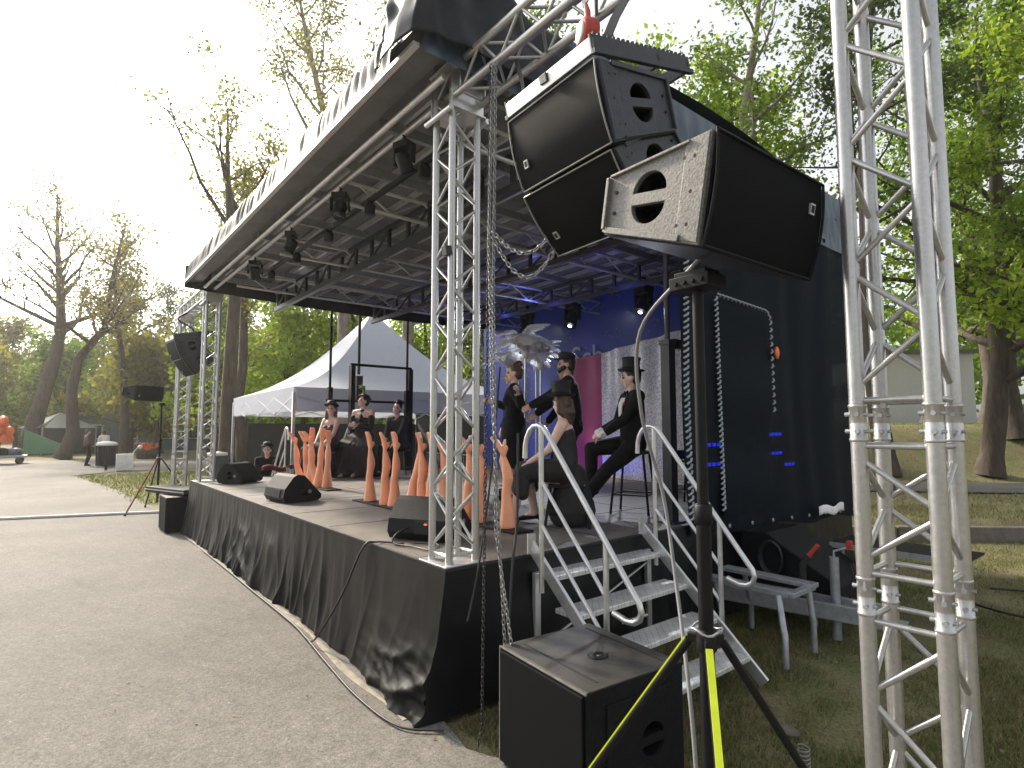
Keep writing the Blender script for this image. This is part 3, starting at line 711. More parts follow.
a4 = dup(a1, (-9.25, -.005, 2.94), (rad(37), 0, rad(4)), 'far lower array speaker tilted under its twin beyond the stage')
def flyframe(label, loc, rot):
    t = thing('flying_frame', label, 'rigging frame', (0, 0, 0), 'flying frames of the arrays')
    w = .64; o = MB(); o.box((0, -.0, .03), (w, .02, .07)); o.build('front_rail', M['alu'], t, bevel=.003)
    for sx in (-1, 1):
        o = MB(); o.box((sx * (w / 2 - .006), .33, .035), (.012, .68, .085)); o.box((sx * (w / 2 + .006), .33, .0), (.02, .68, .022))
        for k in range(21): o.box((sx * (w / 2 - .006), .02 + k * .031, .083), (.012, .014, .012))
        o.build('side_rail', M['spkgrey'], t, bevel=.002)
    o = MB(); o.box((0, .65, .03), (w, .02, .06)); o.box((0, .43, .03), (w, .02, .06)); o.box((0, .2, .04), (.05, .44, .04)); o.build('cross_bar', M['spkgrey'], t, bevel=.002)
    t.location = loc; t.rotation_euler = rot; return t
flyframe('grey flying frame with a pale front rail on top of the near hanging speakers', (1.185, -.258, 3.385), (rad(13), 0, rad(-4)))
flyframe('flying frame on top of the far hanging speakers', (-9.25, -.258, 3.445), (rad(13), 0, rad(4)))
# hoist, straps
h = thing('ratchet_hoist', 'red round chain hoist with a clear face above the hanging speakers', 'hoist', (1.32, -.12, 3.64))
R = Matrix.Rotation(rad(90), 3, 'X'); Rz = Matrix.Rotation(rad(-25), 3, 'Z')
o = MB(); o.lathe([(.03, -.04), (.062, -.036), (.070, -.02), (.070, .025), (.062, .036), (.03, .04)], (1.32, -.12, 3.64), 24, Rz @ R); o.build('drum', M['red'], h)
o = MB(); o.lathe([(.0, .036), (.050, .037), (.050, .044), (.0, .046)], (1.32, -.12, 3.64), 20, Rz @ R); o.build('dial', M['white'], h)
o = MB(); o.tube([(1.32, -.12, 3.70), (1.30, -.10, 3.77), (1.27, -.08, 3.84)], [.014, .016, .010], 10); o.build('hook', M['red'], h)
def strap(label, pts, w=.05, th=.006, m_='cable', name='strap', cat='strap'):
    o = MB(); pts = [V(p) for p in pts]
    for a, b in zip(pts, pts[1:]): o.bar(a, b, w, th, up=(0, 1, .2))
    return tag(o.build(name, M[m_], loc=pts[-1]), label, cat)
strap('dark sling from the truss beam down to the red hoist', [(1.17, .06, 4.34), (1.20, -.02, 4.06), (1.27, -.08, 3.84)], .04)
strap('wide black sling from the beam to the rear of the flying frame', [(1.52, .2, 4.33), (1.50, .12, 4.05), (1.40, -.02, 3.72), (1.36, -.06, 3.58)], .06)
strap('loose black strap end dangling beside the beam', [(1.62, .1, 4.3), (1.64, .12, 3.93)], .045)
strap('thin dark sling on the left of the near hanging speakers', [(.42, .18, 4.12), (.7, .0, 3.75), (.88, -.12, 3.42)], .03)
def cable(label, pts, r=.008, m_='cable', name='cable', cat='cable', sub=8):
    pts = [V(p) for p in pts]; out = []
    ext = [pts[0] * 2 - pts[1]] + pts + [pts[-1] * 2 - pts[-2]]
    for i in range(1, len(ext) - 2):
        p0, p1, p2, p3 = ext[i - 1:i + 3]
        for k in range(sub):
            t = k / sub
            out.append(.5 * (2 * p1 + (p2 - p0) * t + (2 * p0 - 5 * p1 + 4 * p2 - p3) * t * t + (3 * p1 - p0 - 3 * p2 + p3) * t ** 3))
    out.append(pts[-1])
    o = MB(); o.tube(out, r, 8); return tag(o.build(name, M[m_], loc=pts[-1]), label, cat)
cable('dark cable dangling from the far beam to the far hanging speakers', [(-9.6, .1, 4.1), (-9.5, -.1, 3.9), (-9.3, .12, 3.7), (-9.25, .1, 3.45)], .02)
# pole speakers
ns = array_box('dark speaker on the near tripod pole with a pale worn end plate', .64, .335, .19, .40, M['spkworn'], M['spk'], 'side fill speakers on tripods', 'spk', .005)
# front faces +x ; x' (width) -> along y ; skylit-coloured plate must face the audience (-y)
ns.rotation_euler = Matrix.Rotation(rad(8), 4, 'Y').to_euler()
Rm = Matrix.Rotation(rad(-2), 4, 'Z') @ Matrix.Rotation(rad(10.3), 4, 'Y') @ Matrix.Rotation(rad(90), 4, 'Z') @ Matrix.Rotation(rad(180), 4, 'Y')
ns.rotation_euler = Rm.to_euler(); ns.location = (2.235, -.30, 2.455)
Rm2 = Matrix.Rotation(rad(182), 4, 'Z') @ Matrix.Rotation(rad(10.3), 4, 'Y') @ Matrix.Rotation(rad(90), 4, 'Z')
fsn = dup(ns, (-11.75, -.25, 2.56), (Matrix.Rotation(rad(118), 4, 'Z') @ Matrix.Rotation(rad(6), 4, 'X')).to_euler(), 'far speaker on a tripod pole beyond the stage, over the flat case')
def tripod(label, group, collars=True, strip=True, angs=(18, 138, 258), rho=.8):
    t = thing('speaker_stand', label, 'speaker stand', (0, 0, 0), group)
    o = MB(); o.tube([(0, 0, .18), (0, 0, 1.52)], .024, 16); o.build('lower_tube', M['blackmetal'], t)
    o = MB(); o.tube([(0, 0, 1.45), (0, 0, 2.26)], .0185, 16); o.build('upper_tube', M['blackmetal'], t)
    o = MB(); o.lathe([(.022, -.035), (.029, -.03), (.029, .03), (.022, .035)], (0, 0, 1.50), 16); o.tube([(0, 0, 1.5), (-.02, .045, 1.5)], .006, 8); o.ell((-.022, .05, 1.5), (.010, .010, .012)); o.build('clamp_collar', M['blackmetal'], t)
    o = MB(); o.lathe([(.024, -.035), (.032, -.03), (.032, .025), (.024, .035)], (0, 0, 1.10), 16)
    for a in angs:
        d = RH * math.cos(rad(a)) + FH * math.sin(rad(a)); o.bar(V((0, 0, 1.1)), V((0, 0, 1.1)) + d * .062, .022, .03)
    o.build('leg_hub', M['blackmetal'], t, bevel=.004)
    o = MB(); o.tube([(.0 + .05 * math.cos(k / 20 * 2 * PI), .05 * math.sin(k / 20 * 2 * PI), 1.135 + .008 * math.sin(k)) for k in range(21)], .004, 6); o.build('safety_wire', M['galv'], t)
    o = MB(); o.box((0, 0, 2.27), (.15, .11, .045)); o.box((0, 0, 2.30), (.12, .09, .02))
    for k in range(4): o.tube([(-.05 + k * .033, -.056, 2.27), (-.05 + k * .033, -.062, 2.27)], .008, 8)
    o.build('top_adapter', M['blackmetal'], t, bevel=.004)
    for i, a in enumerate(angs):
        d = RH * math.cos(rad(a)) + FH * math.sin(rad(a)); p = d * .06 + V((0, 0, 1.09)); q = d * rho + V((0, 0, .02))
        o = MB(); o.tube([p, q], .014, 12); lg = o.build('leg', M['blackmetal'], t)
        o = MB(); o.tube([q - d * .0 + V((0, 0, .03)), q - V((0, 0, .02))], .022, 10); o.build('foot', M['cable'], lg)
        if strip and a != angs[0]:
            n = V((0, 0, 1)); tang = (q - p).normalized(); n = (n - tang * n.dot(tang)).normalized()
            o = MB(); o.bar(p.lerp(q, .0) + n * .0125, p.lerp(q, .93) + n * .0125, .021, .005, up=n); o.build('reflective_strip', M['yellow'], lg)
        m_ = p.lerp(q, .5); o = MB(); o.bar(m_, V((0, 0, .36)), .016, .006); o.build('stay', M['blackmetal'], lg)
    o = MB(); o.lathe([(.024, -.03), (.034, -.03), (.034, .03), (.024, .03)], (0, 0, .36), 14); o.build('lower_collar', M['blackmetal'], t)
    return t
nt = tripod('black tripod stand with yellow striped legs in front of the close truss tower', 'speaker stands'); nt.location = (2.0, -.327, 0)
ft = dup(nt, (-11.62, -.02, 0), None, 'far tripod stand with reddish leg strips beyond the stage end')
ft.scale = (1, 1, 1.02)
for ch in ft.children_recursive:
    if ch.name.startswith('reflective_strip'):
        ch.data = ch.data.copy(); ch.data.materials[0] = mat('red_strip', (.35, .05, .03), .5)
cable('grey cable hanging from the near pole speaker down past the stairs', [(1.93, -.2, 2.40), (1.55, -.06, 2.2), (1.5, .0, 1.85), (1.53, .1, 1.5), (1.66, .0, 1.15), (1.85, -.2, .8), (1.93, -.28, .45), (1.9, -.2, .02)], .008, 'cablegrey')
# subwoofers
def sub(label, group):
    t = thing('subwoofer', label, 'subwoofer', (0, 0, 0), group); w, d, h = .70, .56, .594
    o = MB(); o.box((0, d / 2, h / 2), (w - .004, d, h - .004)); b = o.build('body', M['spk'], t)
    c = MB(); f = lambda u, v, x: V((x, u, v))
    for zc, rr in ((.32, .075),):
        for sx in (-1, 1): half_discs(c, .36, .29, .062, .02, f, sx * (w / 2 - .07), sx * (w / 2 + .05))
    cut(b, c); bv = b.modifiers.new('bevel', 'BEVEL'); bv.width = .008; bv.segments = 2; bv.limit_method = 'ANGLE'
    o = MB(); o.box((0, d / 2, h + .0), (w - .01, d - .01, .008)); tp = o.build('top_panel', M['subtop'], t, bevel=.003)
    for yy in (.10, d - .07):
        o = MB(); o.box((0, yy, h + .0045), (w - .12, .012, .003)); o.build('top_groove', M['hole'], tp)
    o = MB(); o.lathe([(.0, .004), (.045, .004), (.05, .0065), (.045, .0085), (.019, .0075), (.018, .005), (0, .005)], (.06, d * .52, h), 24); o.build('pole_socket', M['blackmetal'], tp)
    o = MB(); o.lathe([(0, .006), (.010, .006), (.010, .0075), (0, .0075)], (.066, d * .52, h + .001), 12); o.build('socket_pin', M['edge'], tp)
    o = MB(); o.box((0, -.008, h / 2), (w - .03, .014, h - .03)); o.build('grille', M['grille'], t, bevel=.006)
    o = MB(); o.bar((-w / 2, -.004, h - .001), (w / 2, -.004, h - .001), .008, .008); o.bar((-w / 2 + .002, -.004, 0.01), (-w / 2 + .002, -.004, h), .006, .006); o.build('front_edge', M['edge'], t)  # pale bars along the top and left front edges
    for sx in (-1, 1):
        o = MB(); o.box((sx * (w / 2 + .004), .30, h / 2), (.008, .40, .44)); sp = o.build('side_panel', M['spk'], t)
        c = MB(); half_discs(c, .36, .29, .066, .018, f, sx * (w / 2 - .05), sx * (w / 2 + .05)); cut(sp, c)
        bv = sp.modifiers.new('bevel', 'BEVEL'); bv.width = .003; bv.limit_method = 'ANGLE'
    for sx in (-1, 1):
        for sy in (.05, d - .05):
            o = MB(); o.tube([(sx * (w / 2 - .06), sy, -.012), (sx * (w / 2 - .06), sy, .01)], .02, 10); o.build('foot', M['cable'], t)
    return t
s1 = sub('large black subwoofer on the ground in the foreground below the stairs', 'subwoofers'); s1.location = (.905, -.07, .014); s1.rotation_euler = (0, 0, rad(-5)); s1.scale = (1, 1.14, 1)
dup(s1, (-8.62, -.33, .014), (0, 0, 0), 'far black subwoofer at the end of the stage under the flat case')
kc = thing('keyboard_case', 'long flat black case lying on the far subwoofer', 'case', (-8.95, -.12, .62))
o = MB(); Rk = Matrix.Rotation(rad(18), 3, 'Z'); o.box((-8.95, -.10, .675), (1.35, .42, .10), Rk); o.build('case_shell', M['spk'], kc, bevel=.012)
o = MB(); o.box((-8.95, -.10, .675), (1.365, .435, .02), Rk); o.build('case_trim', M['edge'], kc, bevel=.004)
# floor monitors
def wedge(label, group):
    t = thing('floor_monitor', label, 'floor monitor', (0, 0, 0), group); f = lambda u, v, x: V((x, u, v)); w = .52
    pr = [(-.20, .0), (-.235, .06), (-.215, .16), (-.11, .30), (-.06, .325), (.02, .31), (.255, .075), (.255, .03), (.21, 0)]
    o = MB(); o.prism(pr, f, -w / 2, w / 2); b = o.build('body', M['spk'], t, bevel=0)
    c = MB()
    for sx in (-1, 1): half_discs(c, .02, .125, .055, .012, f, sx * (w / 2 - .06), sx * (w / 2 + .05))
    cut(b, c); bv = b.modifiers.new('bevel', 'BEVEL'); bv.width = .012; bv.segments = 3; bv.limit_method = 'ANGLE'; bv.angle_limit = rad(25)
    o = MB(); a = V((0, .035, .305)); e = V((0, .245, .085)); n = V((0, .72, .69)); o.bar(a + n * .004, e + n * .004, w - .06, .012, up=n); o.build('grille', M['grille'], t, bevel=.004)
    for sx in (-1, 1):
        o = MB(); o.lathe([(0, 0), (.024, 0), (.024, .004), (.017, .005), (.016, .003), (0, .003)], (sx * w / 2, .10, .115), 18, Matrix.Rotation(sx * PI / 2, 3, 'Y')); o.build('pole_cup', M['edge'], t)
    o = MB(); o.box((0.08, -.229, .10), (.17, .014, .10), Matrix.Rotation(rad(-8), 3, 'X')); ip = o.build('connector_panel', M['hole'], t, bevel=.003)
    o = MB()
    for sx in (-1, 1): o.box((sx * (w / 2 - .08), -.0, .0), (.05, .36, .02))
    o.build('rubber_foot', M['cable'], t)
    return t
WG = 'floor monitors along the stage front'
w1 = wedge('second floor monitor on the deck edge, showing its end with a round cup', WG); w1.location = (-4.25, .42, D + .012); w1.rotation_euler = (0, 0, rad(8))
dup(w1, (-7.25, .55, D + .012), (0, 0, rad(-50)), 'first floor monitor beside the far truss column')
w3 = dup(w1, (-1.08, .50, D + .012), (0, 0, rad(28)), 'floor monitor beside the near truss column, its cable panel towards us')
for ch in w3.children:
    if ch.name.startswith('connector_panel'):
        o = MB(); o.box((.10, -.238, .13), (.022, .006, .008)); q = o.build('indicator', M['redled']); q.parent = ch
cable('black cable looping from the near floor monitor over the deck', [(-1.05, .30, 1.0), (-.98, .14, .97), (-.95, .10, .91), (-.75, .16, .905), (-.55, .2, .905), (-.7, .34, .905), (-.9, .22, .905)], .007)
cable('thin black cable drooping over the front edge of the stage to the ground', [(-.9, .16, .905), (-1.1, .03, .905), (-1.15, -.06, .86), (-1.3, -.15, .5), (-1.6, -.2, .15), (-1.75, -.23, .04), (-2.3, -.19, .03), (-3.6, -.17, .025), (-5.2, -.15, .025), (-7.0, -.14, .025), (-8.1, -.13, .02)], .008)
cable('black cable trailing along the foot of the stage skirt', [(-1.75, -.24, .04), (-1.2, -.29, .03), (-.6, -.33, .02), (-.1, -.30, .02), (.12, -.12, .02)], .007)

# ------------------------------------------------------------------ stairs
def stairs(label):
    t = thing('stage_stairs', label, 'stairs', (0, 0, 0), 'aluminium stairs to the stage'); y0, y1 = .70, 1.94
    for k in range(4):
        x = .03 + k * .25; z = .755 - k * .197
        o = MB(); o.box((x + .02, (y0 + y1) / 2, z), (.22, y1 - y0 - .03, .035)); o.build('tread', M['tread'], t, bevel=.006)
    for y in (y0, y1):
        o = MB(); o.bar((-.04, y, .96), (1.0, y, .02), .025, .085, up=(0, 0, 1)); st_ = o.build('stringer', M['alu2'], t, bevel=.003)
        o = MB(); o.box((-.035, y, .97), (.012, .07, .14)); o.build('hook_plate', M['alu2'], st_)
        o = MB(); o.bar((.02, y, .78), (.02, y, .0), .05, .035); o.build('rear_leg', M['alu2'], t, bevel=.003)
        yy = y + (.02 if y > 1 else -.015); r = .019
        o = MB(); arc = [(-.085, yy, 1.57), (-.08, yy, 1.66), (-.062, yy, 1.72), (-.03, yy, 1.77), (.01, yy, 1.80), (.06, yy, 1.805), (.11, yy, 1.79), (.155, yy, 1.745)]
        end = [(.80, yy, .93), (.88, yy, .83), (.925, yy, .775), (.94, yy, .73), (.925, yy, .685), (.885, yy, .66), (.83, yy, .655), (.73, yy, .68)]
        o.tube(arc + end, r, 12); hr = o.build('handrail', M['alu2'], t)
        o = MB(); o.tube([(.09, yy, .66), (.09, yy, 1.79)], .018, 12); o.build('rail_post', M['alu2'], hr)
        o = MB(); o.tube([(.675, yy, .20), (.675, yy, 1.08)], .018, 12); o.build('rail_post', M['alu2'], hr)
        o = MB(); o.tube([(.09, yy, 1.42), (.675, yy, .755)], .014, 10); o.tube([(.09, yy, 1.12), (.675, yy, .49)], .014, 10); o.build('mid_rail', M['alu2'], hr)
    o = MB(); o.tube([(.02, y0, .25), (.02, y1, .25)], .014, 10); o.tube([(.02, y0, .25), (.02, y1, .68)], .010, 8); o.build('cross_brace', M['alu2'], t)
    return t
sa = stairs('aluminium stairs with chequer treads and curled handrails, beside the foreground subwoofer'); sa.location = (0, 0, 0)
dup(sa, (-8.28, 3.6, 0), (0, 0, PI), 'far aluminium stairs at the other end of the stage, a person sitting on them')

# ------------------------------------------------------------------ near-end bits under the curtain
b = thing('bench_frame', 'grey metal bench frame with bent tube legs beside the stairs', 'bench', (.6, 2.7, 0))
o = MB(); o.box((.55, 2.52, .50), (.75, .10, .045)); o.box((.57, 2.86, .52), (.80, .12, .035)); o.box((.93, 2.69, .50), (.06, .40, .04)); o.build('top_rail', M['galv'], b, bevel=.004)
for (x, y, dx, dy) in ((.86, 2.46, .09, -.10), (.92, 2.84, .03, .0), (.30, 2.50, .03, .03), (.34, 2.9, .0, .1)):
    o = MB(); o.tube([(x, y, .49), (x + dx * .8, y + dy * .8, .27), (x + dx, y + dy, .24), (x + dx, y + dy, .0)], .024, 12); o.build('leg', M['galv'], b)
tr = thing('trailer_drawbar', 'grey galvanised trailer drawbar sticking out under the dark curtain', 'drawbar', (.8, 3.1, .25))
RA = V((1.0, .18, 0)).normalized(); B0 = V((.05, 3.08, .27))
for off, z in ((-.13, .27), (.13, .27)):
    s_ = V((-RA.y, RA.x, 0)) * off; o = MB(); o.bar(B0 + s_, B0 + RA * 1.35 + s_, .05, .13); o.build('side_beam', M['galv'], tr, bevel=.004)
o = MB(); o.bar(B0 + V((0, 0, -.05)), B0 + RA * 1.42 + V((0, 0, -.05)), .32, .012); o.build('bottom_plate', M['galv'], tr)
o = MB(); p = B0 + RA * .92 + V((0, .02, 0)); o.tube([p - V((0, 0, .26)), p + V((0, 0, .42))], .038, 14); o.tube([p + V((0, 0, .42)), p + V((0, 0, .47)), p + V((.08, .06, .50))], .011, 8); jk = o.build('jack', M['galv'], tr)
o = MB(); o.box(p + V((.10, .07, .53)), (.045, .045, .07)); o.build('crank_grip', M['red'], jk, bevel=.01)
o = MB(); p = B0 + RA * .70 + V((0, -.05, .0)); o.tube([p + V((0, 0, .02)), p + V((0, 0, .34)), p + V((.06, 0, .42))], .03, 12); hb = o.build('handbrake', M['darksteel'], tr)
o = MB(); o.bar(p + V((.05, 0, .41)), p + V((.13, .02, .52)), .035, .035); o.build('brake_grip', M['red'], hb, bevel=.008)
for k in range(2):
    pk = B0 + RA * 1.05 + V((0, .05 * k, .18)); cable_pts = [pk + V((.02 * math.sin(j), .0, .2 - .07 * j)) for j in range(5)]
    o = MB(); o.tube(cable_pts, .008, 8); o.build('brake_cable', M['cable'], tr)
sh = thing('side_shelf', 'grey edged dark shelf standing behind the drawbar jack', 'shelf', (1.3, 4.2, 0))
o = MB(); o.box((1.15, 4.35, .66), (1.1, .5, .02)); o.build('shelf_top', M['blackmetal'], sh); o = MB(); o.box((1.15, 4.09, .64), (1.12, .03, .05)); o.build('shelf_edge', M['galv'], sh)
for x in (.68, 1.6):
    for y in (4.15, 4.55):
        o = MB(); o.tube([(x, y, 0), (x, y, .645)], .02, 10); o.build('leg', M['galv'], sh)
fc = thing('equipment_case', 'black sloping equipment box with coiled cable, behind the bench frame', 'box', (.4, 3.5, 0))
o = MB(); f = lambda u, v, y: V((u, y, v)); o.prism([(.06, .2), (.06, .78), (.32, .80), (.95, .42), (.95, .2)], f, 3.35, 4.1); o.build('case_body', M['spk'], fc, bevel=.012)
o = MB()
for k in range(5): o.tube([(.38 + .10 * math.cos(t * .4) * (1 + .03 * k), 3.33 - .008 * k, .58 + .14 * math.sin(t * .4) * (1 + .03 * k)) for t in range(17)], .010, 6)
tag(o.build('coiled_cable', M['cable'], loc=(.38, 3.3, .58)), 'coil of black cable hanging on the equipment box', 'cable')
o = MB(); 
for k in range(2): o.tube([(.38 + .3 * k, 3.5, .0), (.38 + .3 * k, 3.5, .2)], .02, 8)
o.build('case_leg', M['galv'], fc)
o = MB(); o.grid(lambda u, v: (.12 + .02 * math.sin(u * 5), 5.0 + u * .75, .78 - .02 * u + v * .1 + .02 * math.sin(u * 9)), 8, 3); o2 = o.build('paper_sheet', M['paper'], loc=(.1, 5.3, .8), solid=.002)
tag(o2, 'white paper sheet hanging from the lower hem of the dark curtain', 'paper')
o = MB(); o.tube([(.2, 5.9, -.02), (.2, 5.9, .82)], .03, 12); o.box((.2, 5.9, 0), (.2, .2, .02)); tag(o.build('stabiliser_leg', M['galv'], loc=(.2, 5.9, 0)), 'grey steel stabiliser leg under the rear corner of the stage', 'stage leg')
def spring(loc, label):
    o = MB(); x, y = loc; o.tube([(x + .028 * math.cos(t * .5), y + .028 * math.sin(t * .5), t * .0016) for t in range(110)], .0045, 6); tag(o.build('coil_spring', M['edge'], loc=(x, y, 0)), label, 'spring')
spring((1.66, 1.05), 'bright coil spring standing in the grass at the tripod foot'); spring((2.48, .42), 'bright coil spring on the ground inside the close tower')
cable('black cable lying across the grass beyond the close tower', [(1.2, 5.5, .02), (1.8, 5.2, .02), (2.6, 5.4, .03), (3.2, 6.1, .02), (4.2, 6.4, .02)], .012)
cable('second black cable looping over the grass by the kerb', [(1.4, 6.2, .02), (2.2, 6.6, .02), (3.0, 6.3, .03), (4.0, 6.9, .02)], .012)

# ------------------------------------------------------------------ chains
def chain(label, pts, L=.034, r=.0031, w=.0085, m_='chain'):
    pts = [V(p) for p in pts]; seg = []
    tot = sum((b - a).length for a, b in zip(pts, pts[1:])); n = int(tot / (L * .74)); o = MB()
    def at(s):
        for a, b in zip(pts, pts[1:]):
            l = (b - a).length
            if s <= l: return a.lerp(b, s / l), (b - a).normalized()
            s -= l
        return pts[-1], (pts[-1] - pts[-2]).normalized()
    for k in range(n):
        c, d = at((k + .5) * tot / n); u = d.orthogonal().normalized(); u = Matrix.Rotation(k * PI / 2 + .4, 3, d) @ u
        loop = []
        for j in range(13):
            t = 2 * PI * j / 12; loop.append(c + d * (L / 2 - w) * (1 if math.cos(t) > 0 else -1) * (1 if abs(math.cos(t)) > 1e-6 else 0) + d * w * math.cos(t) + u * w * math.sin(t))
        o.tube(loop, r, 6, cap=False)
    return tag(o.build('chain', M[m_], loc=pts[-1]), label, 'chain')
def sag(a, b, s, n=14): return [V(a).lerp(V(b), k / n) - V((0, 0, s * math.sin(PI * k / n))) for k in range(n + 1)]
chain('dark straight chain hanging from the beam down to the ground beside the near column', [(.36, .03, 4.05), (.375, -.03, .10), (.40, -.08, .02)], m_='chaindark')
chain('bright chain hanging a little right of the dark chain', [(.38, .03, 4.05), (.40, -.01, 2.9), (.42, .0, 2.0), (.53, .01, .60), (.56, -.02, .40)])
chain('bright chain nearest the stairs, hanging slightly slack', [(.40, .04, 4.05), (.43, .0, 2.6), (.46, .0, 1.2), (.60, .0, .62), (.62, -.0, .42)])
chain('upper slack chain swag under the near hanging speakers', sag((.40, -.0, 2.98), (1.0, .10, 3.0), .22), L=.04, r=.0038, w=.010)
chain('lower slack chain swag under the near hanging speakers', sag((.40, .0, 2.95), (.96, .12, 2.92), .30), L=.04, r=.0038, w=.010)
cable('black cable hanging beside the chains from deck level to the ground', [(.0, .55, 1.75), (.05, .50, 1.2), (.18, .35, .9), (.26, .25, .5), (.36, .12, .1), (.44, .2, .02)], .009)
strap('black velcro wrap round the near column', [(-.15, .03, 2.98), (-.10, .03, 2.98)], .06, .05, 'cable', 'strap')
cable('thin cable hanging from the deck beside the near column', [(.05, .35, 2.2), (.02, .30, 1.5), (.06, .18, .95), (.10, .06, .6)], .007)

# ------------------------------------------------------------------ mannequin legs
def mleg(label, group, bendx=.0, foot=35):
    prof = [(0, 0, .092, .088), (.02, 0, .092, .088), (.10, .0, .078, .074), (.20, .004, .064, .060), (.27, .010, .054, .050), (.32, .012, .050, .046), (.37, .0, .049, .045), (.44, -.016, .058, .052), (.51, -.014, .054, .048), (.58, -.004, .038, .034), (.635, .004, .026, .025), (.67, .004, .027, .026)]
    o = MB(); rings = []; n = 16
    for z, cx, rx, ry in prof:
        cx += bendx * math.sin(z / .67 * PI)
        rings.append([V((cx + rx * math.cos(2 * PI * j / n), ry * math.sin(2 * PI * j / n), z)) for j in range(n)])
    o.rings(rings)
    A = rad(foot); d = V((math.sin(A), 0, math.cos(A))); nr = V((math.cos(A), 0, -math.sin(A))); b0 = V((0, 0, .665))
    o.limb([b0, b0 + d * .028 - nr * .042], [.029, .032])                       # heel
    for w_ in (-.018, 0, .018):
        yv = V((0, w_, 0)); o.limb([b0 + yv * .5, b0 + d * .06 - nr * .004 + yv, b0 + d * .125 - nr * .004 + yv * 1.3, b0 + d * .185 + nr * .012 + yv * 1.3], [.028, .027, .024, .017])
    o.ell(b0 + d * .178 + nr * .006 + V((0, .018, 0)), (.016, .014, .016))
    ob = o.build('mannequin_leg', M['orange'], loc=(0, 0, 0)); md = ob.modifiers.new('r', 'REMESH'); md.mode = 'VOXEL'; md.voxel_size = .006; md.use_smooth_shade = True
    q = ob.modifiers.new('s', 'SMOOTH'); q.iterations = 3; bake(ob)
    return tag(ob, label, 'mannequin leg', group)
GL, GM, GR = ('orange legs at the far end of the stage', 'orange legs in the middle of the stage', 'orange legs behind the near column')
p1 = mleg('x', GM, .0, 14); p2 = mleg('x', GL, .035, 28); p3 = mleg('x', GR, -.02, 34)
def put(src, first, x, y, rz, tilt, label, group, sc=1.0):
    o = src if first else src.copy()
    if not first: C.objects.link(o)
    o.location = (x, y, D + .02); o.rotation_euler = (rad(tilt[0]), rad(tilt[1]), rad(rz)); o.scale = (sc * .88, sc * .88, sc)
    tag(o, label, 'mannequin leg', group)
leg_l = ['leftmost of the crowded orange legs at the far end', 'second orange leg from the left in the crowded far row', 'third orange leg from the left in the crowded far row', 'third orange leg from the right in the crowded far row', 'second orange leg from the right in the crowded far row', 'front right leg of the crowded far row, standing at the board end']
for i, x in enumerate((-6.28, -6.1, -5.92, -5.75, -5.58, -5.38)):
    put(p2, i == 0, x, 1.25 + .06 * (i % 2), (-150, -160, -20, -150, -15, -25)[i], ((-5 + 2 * (i % 3)), (9, 8, -4, 10, 3, 6)[i]), leg_l[i], GL, (1.0, 1.02, 1.06, 1.03, 1.06, 1.03)[i])
leg_m = ['leftmost straight orange leg of the middle row, alone', 'left leg of the close orange pair in the middle row', 'right leg of the close orange pair in the middle row', 'orange leg with bent foot leaning right above the near floor monitor', 'orange leg behind the near floor monitor, left of the last one', 'orange leg just left of the near column, above the floor monitor']
for i, (x, tl) in enumerate(((-3.47, (0, 1)), (-3.05, (-3, 3)), (-2.85, (0, -1)), (-2.50, (3, -9)), (-2.22, (0, 2)), (-2.06, (0, -1)))):
    put(p1, i == 0, x, 1.1, (-80, -100, -75, -140, -120, -90)[i], tl, leg_m[i], GM, .98)
leg_r = ['orange leg seen through the left half of the near column', 'orange leg seen through the right half of the near column', 'tall orange leg behind the dark chain', 'rightmost orange leg near the stairs, crossed by the chains']
for i, x in enumerate((-1.97, -1.57, -1.34, -.93)):
    put(p3, i == 0, x, 1.2, (-150, -130, -110, -142)[i], (0, (2, -2, 0, 3)[i]), leg_r[i], GR, .98)
for k, (xa, xb, y, lb) in enumerate(((-6.75, -5.0, 1.27, 'black board under the crowded far row of orange legs'), (-3.75, -1.9, 1.1, 'black board under the middle row of orange legs'), (-1.75, -.7, 1.2, 'black board under the orange legs behind the near column'))):
    o = MB(); o.box(((xa + xb) / 2, y, D + .012), (xb - xa, .22, .016)); tag(o.build('leg_board', M['blackmetal'], loc=((xa + xb) / 2, y, D), bevel=.003), lb, 'board')

# ------------------------------------------------------------------ people (local +x is forward, +y is left)
def ik(a, b, l1, l2, hint):
    a = V(a); b = V(b); d = b - a; L = min(d.length, (l1 + l2) * .995); d.normalize()
    x = (l1 * l1 - l2 * l2 + L * L) / (2 * L); h_ = math.sqrt(max(0, l1 * l1 - x * x)); hn = V(hint); hn = (hn - d * hn.dot(d)).normalized()
    return a + d * x + hn * h_, a + d * L
def hand(o, w, d, n, thumb_side, curl=.5):
    """w wrist, d direction, n palm normal"""
    d = d.normalized(); n = (n - d * n.dot(d)).normalized(); s = d.cross(n) * thumb_side
    R = Matrix((d, s, n)).transposed()
    o.ell(w + d * .05, (.052, .040, .017), R)
    for i, (off, L) in enumerate(((.028, .070), (.010, .080), (-.009, .074), (-.027, .058))):
        p0 = w + d * .085 + s * off; c1 = curl * .55; c2 = curl * 1.4
        d1 = d * math.cos(c1) + n * math.sin(c1) + s * off * 3; d2 = d * math.cos(c2) + n * math.sin(c2) + s * off * 2
        p1 = p0 + d1.normalized() * L * .5; p2 = p1 + d2.normalized() * L * .5
        o.limb([p0 - d * .02, p0, p1, p2], [.010, .0098, .009, .008])
    t0 = w + d * .03 + s * .03; t1 = t0 + (d * .6 + s * .8 + n * .2).normalized() * .04; t2 = t1 + (d * .9 + s * .25 + n * .35).normalized() * .032
    o.limb([t0, t1, t2], [.014, .011, .009])

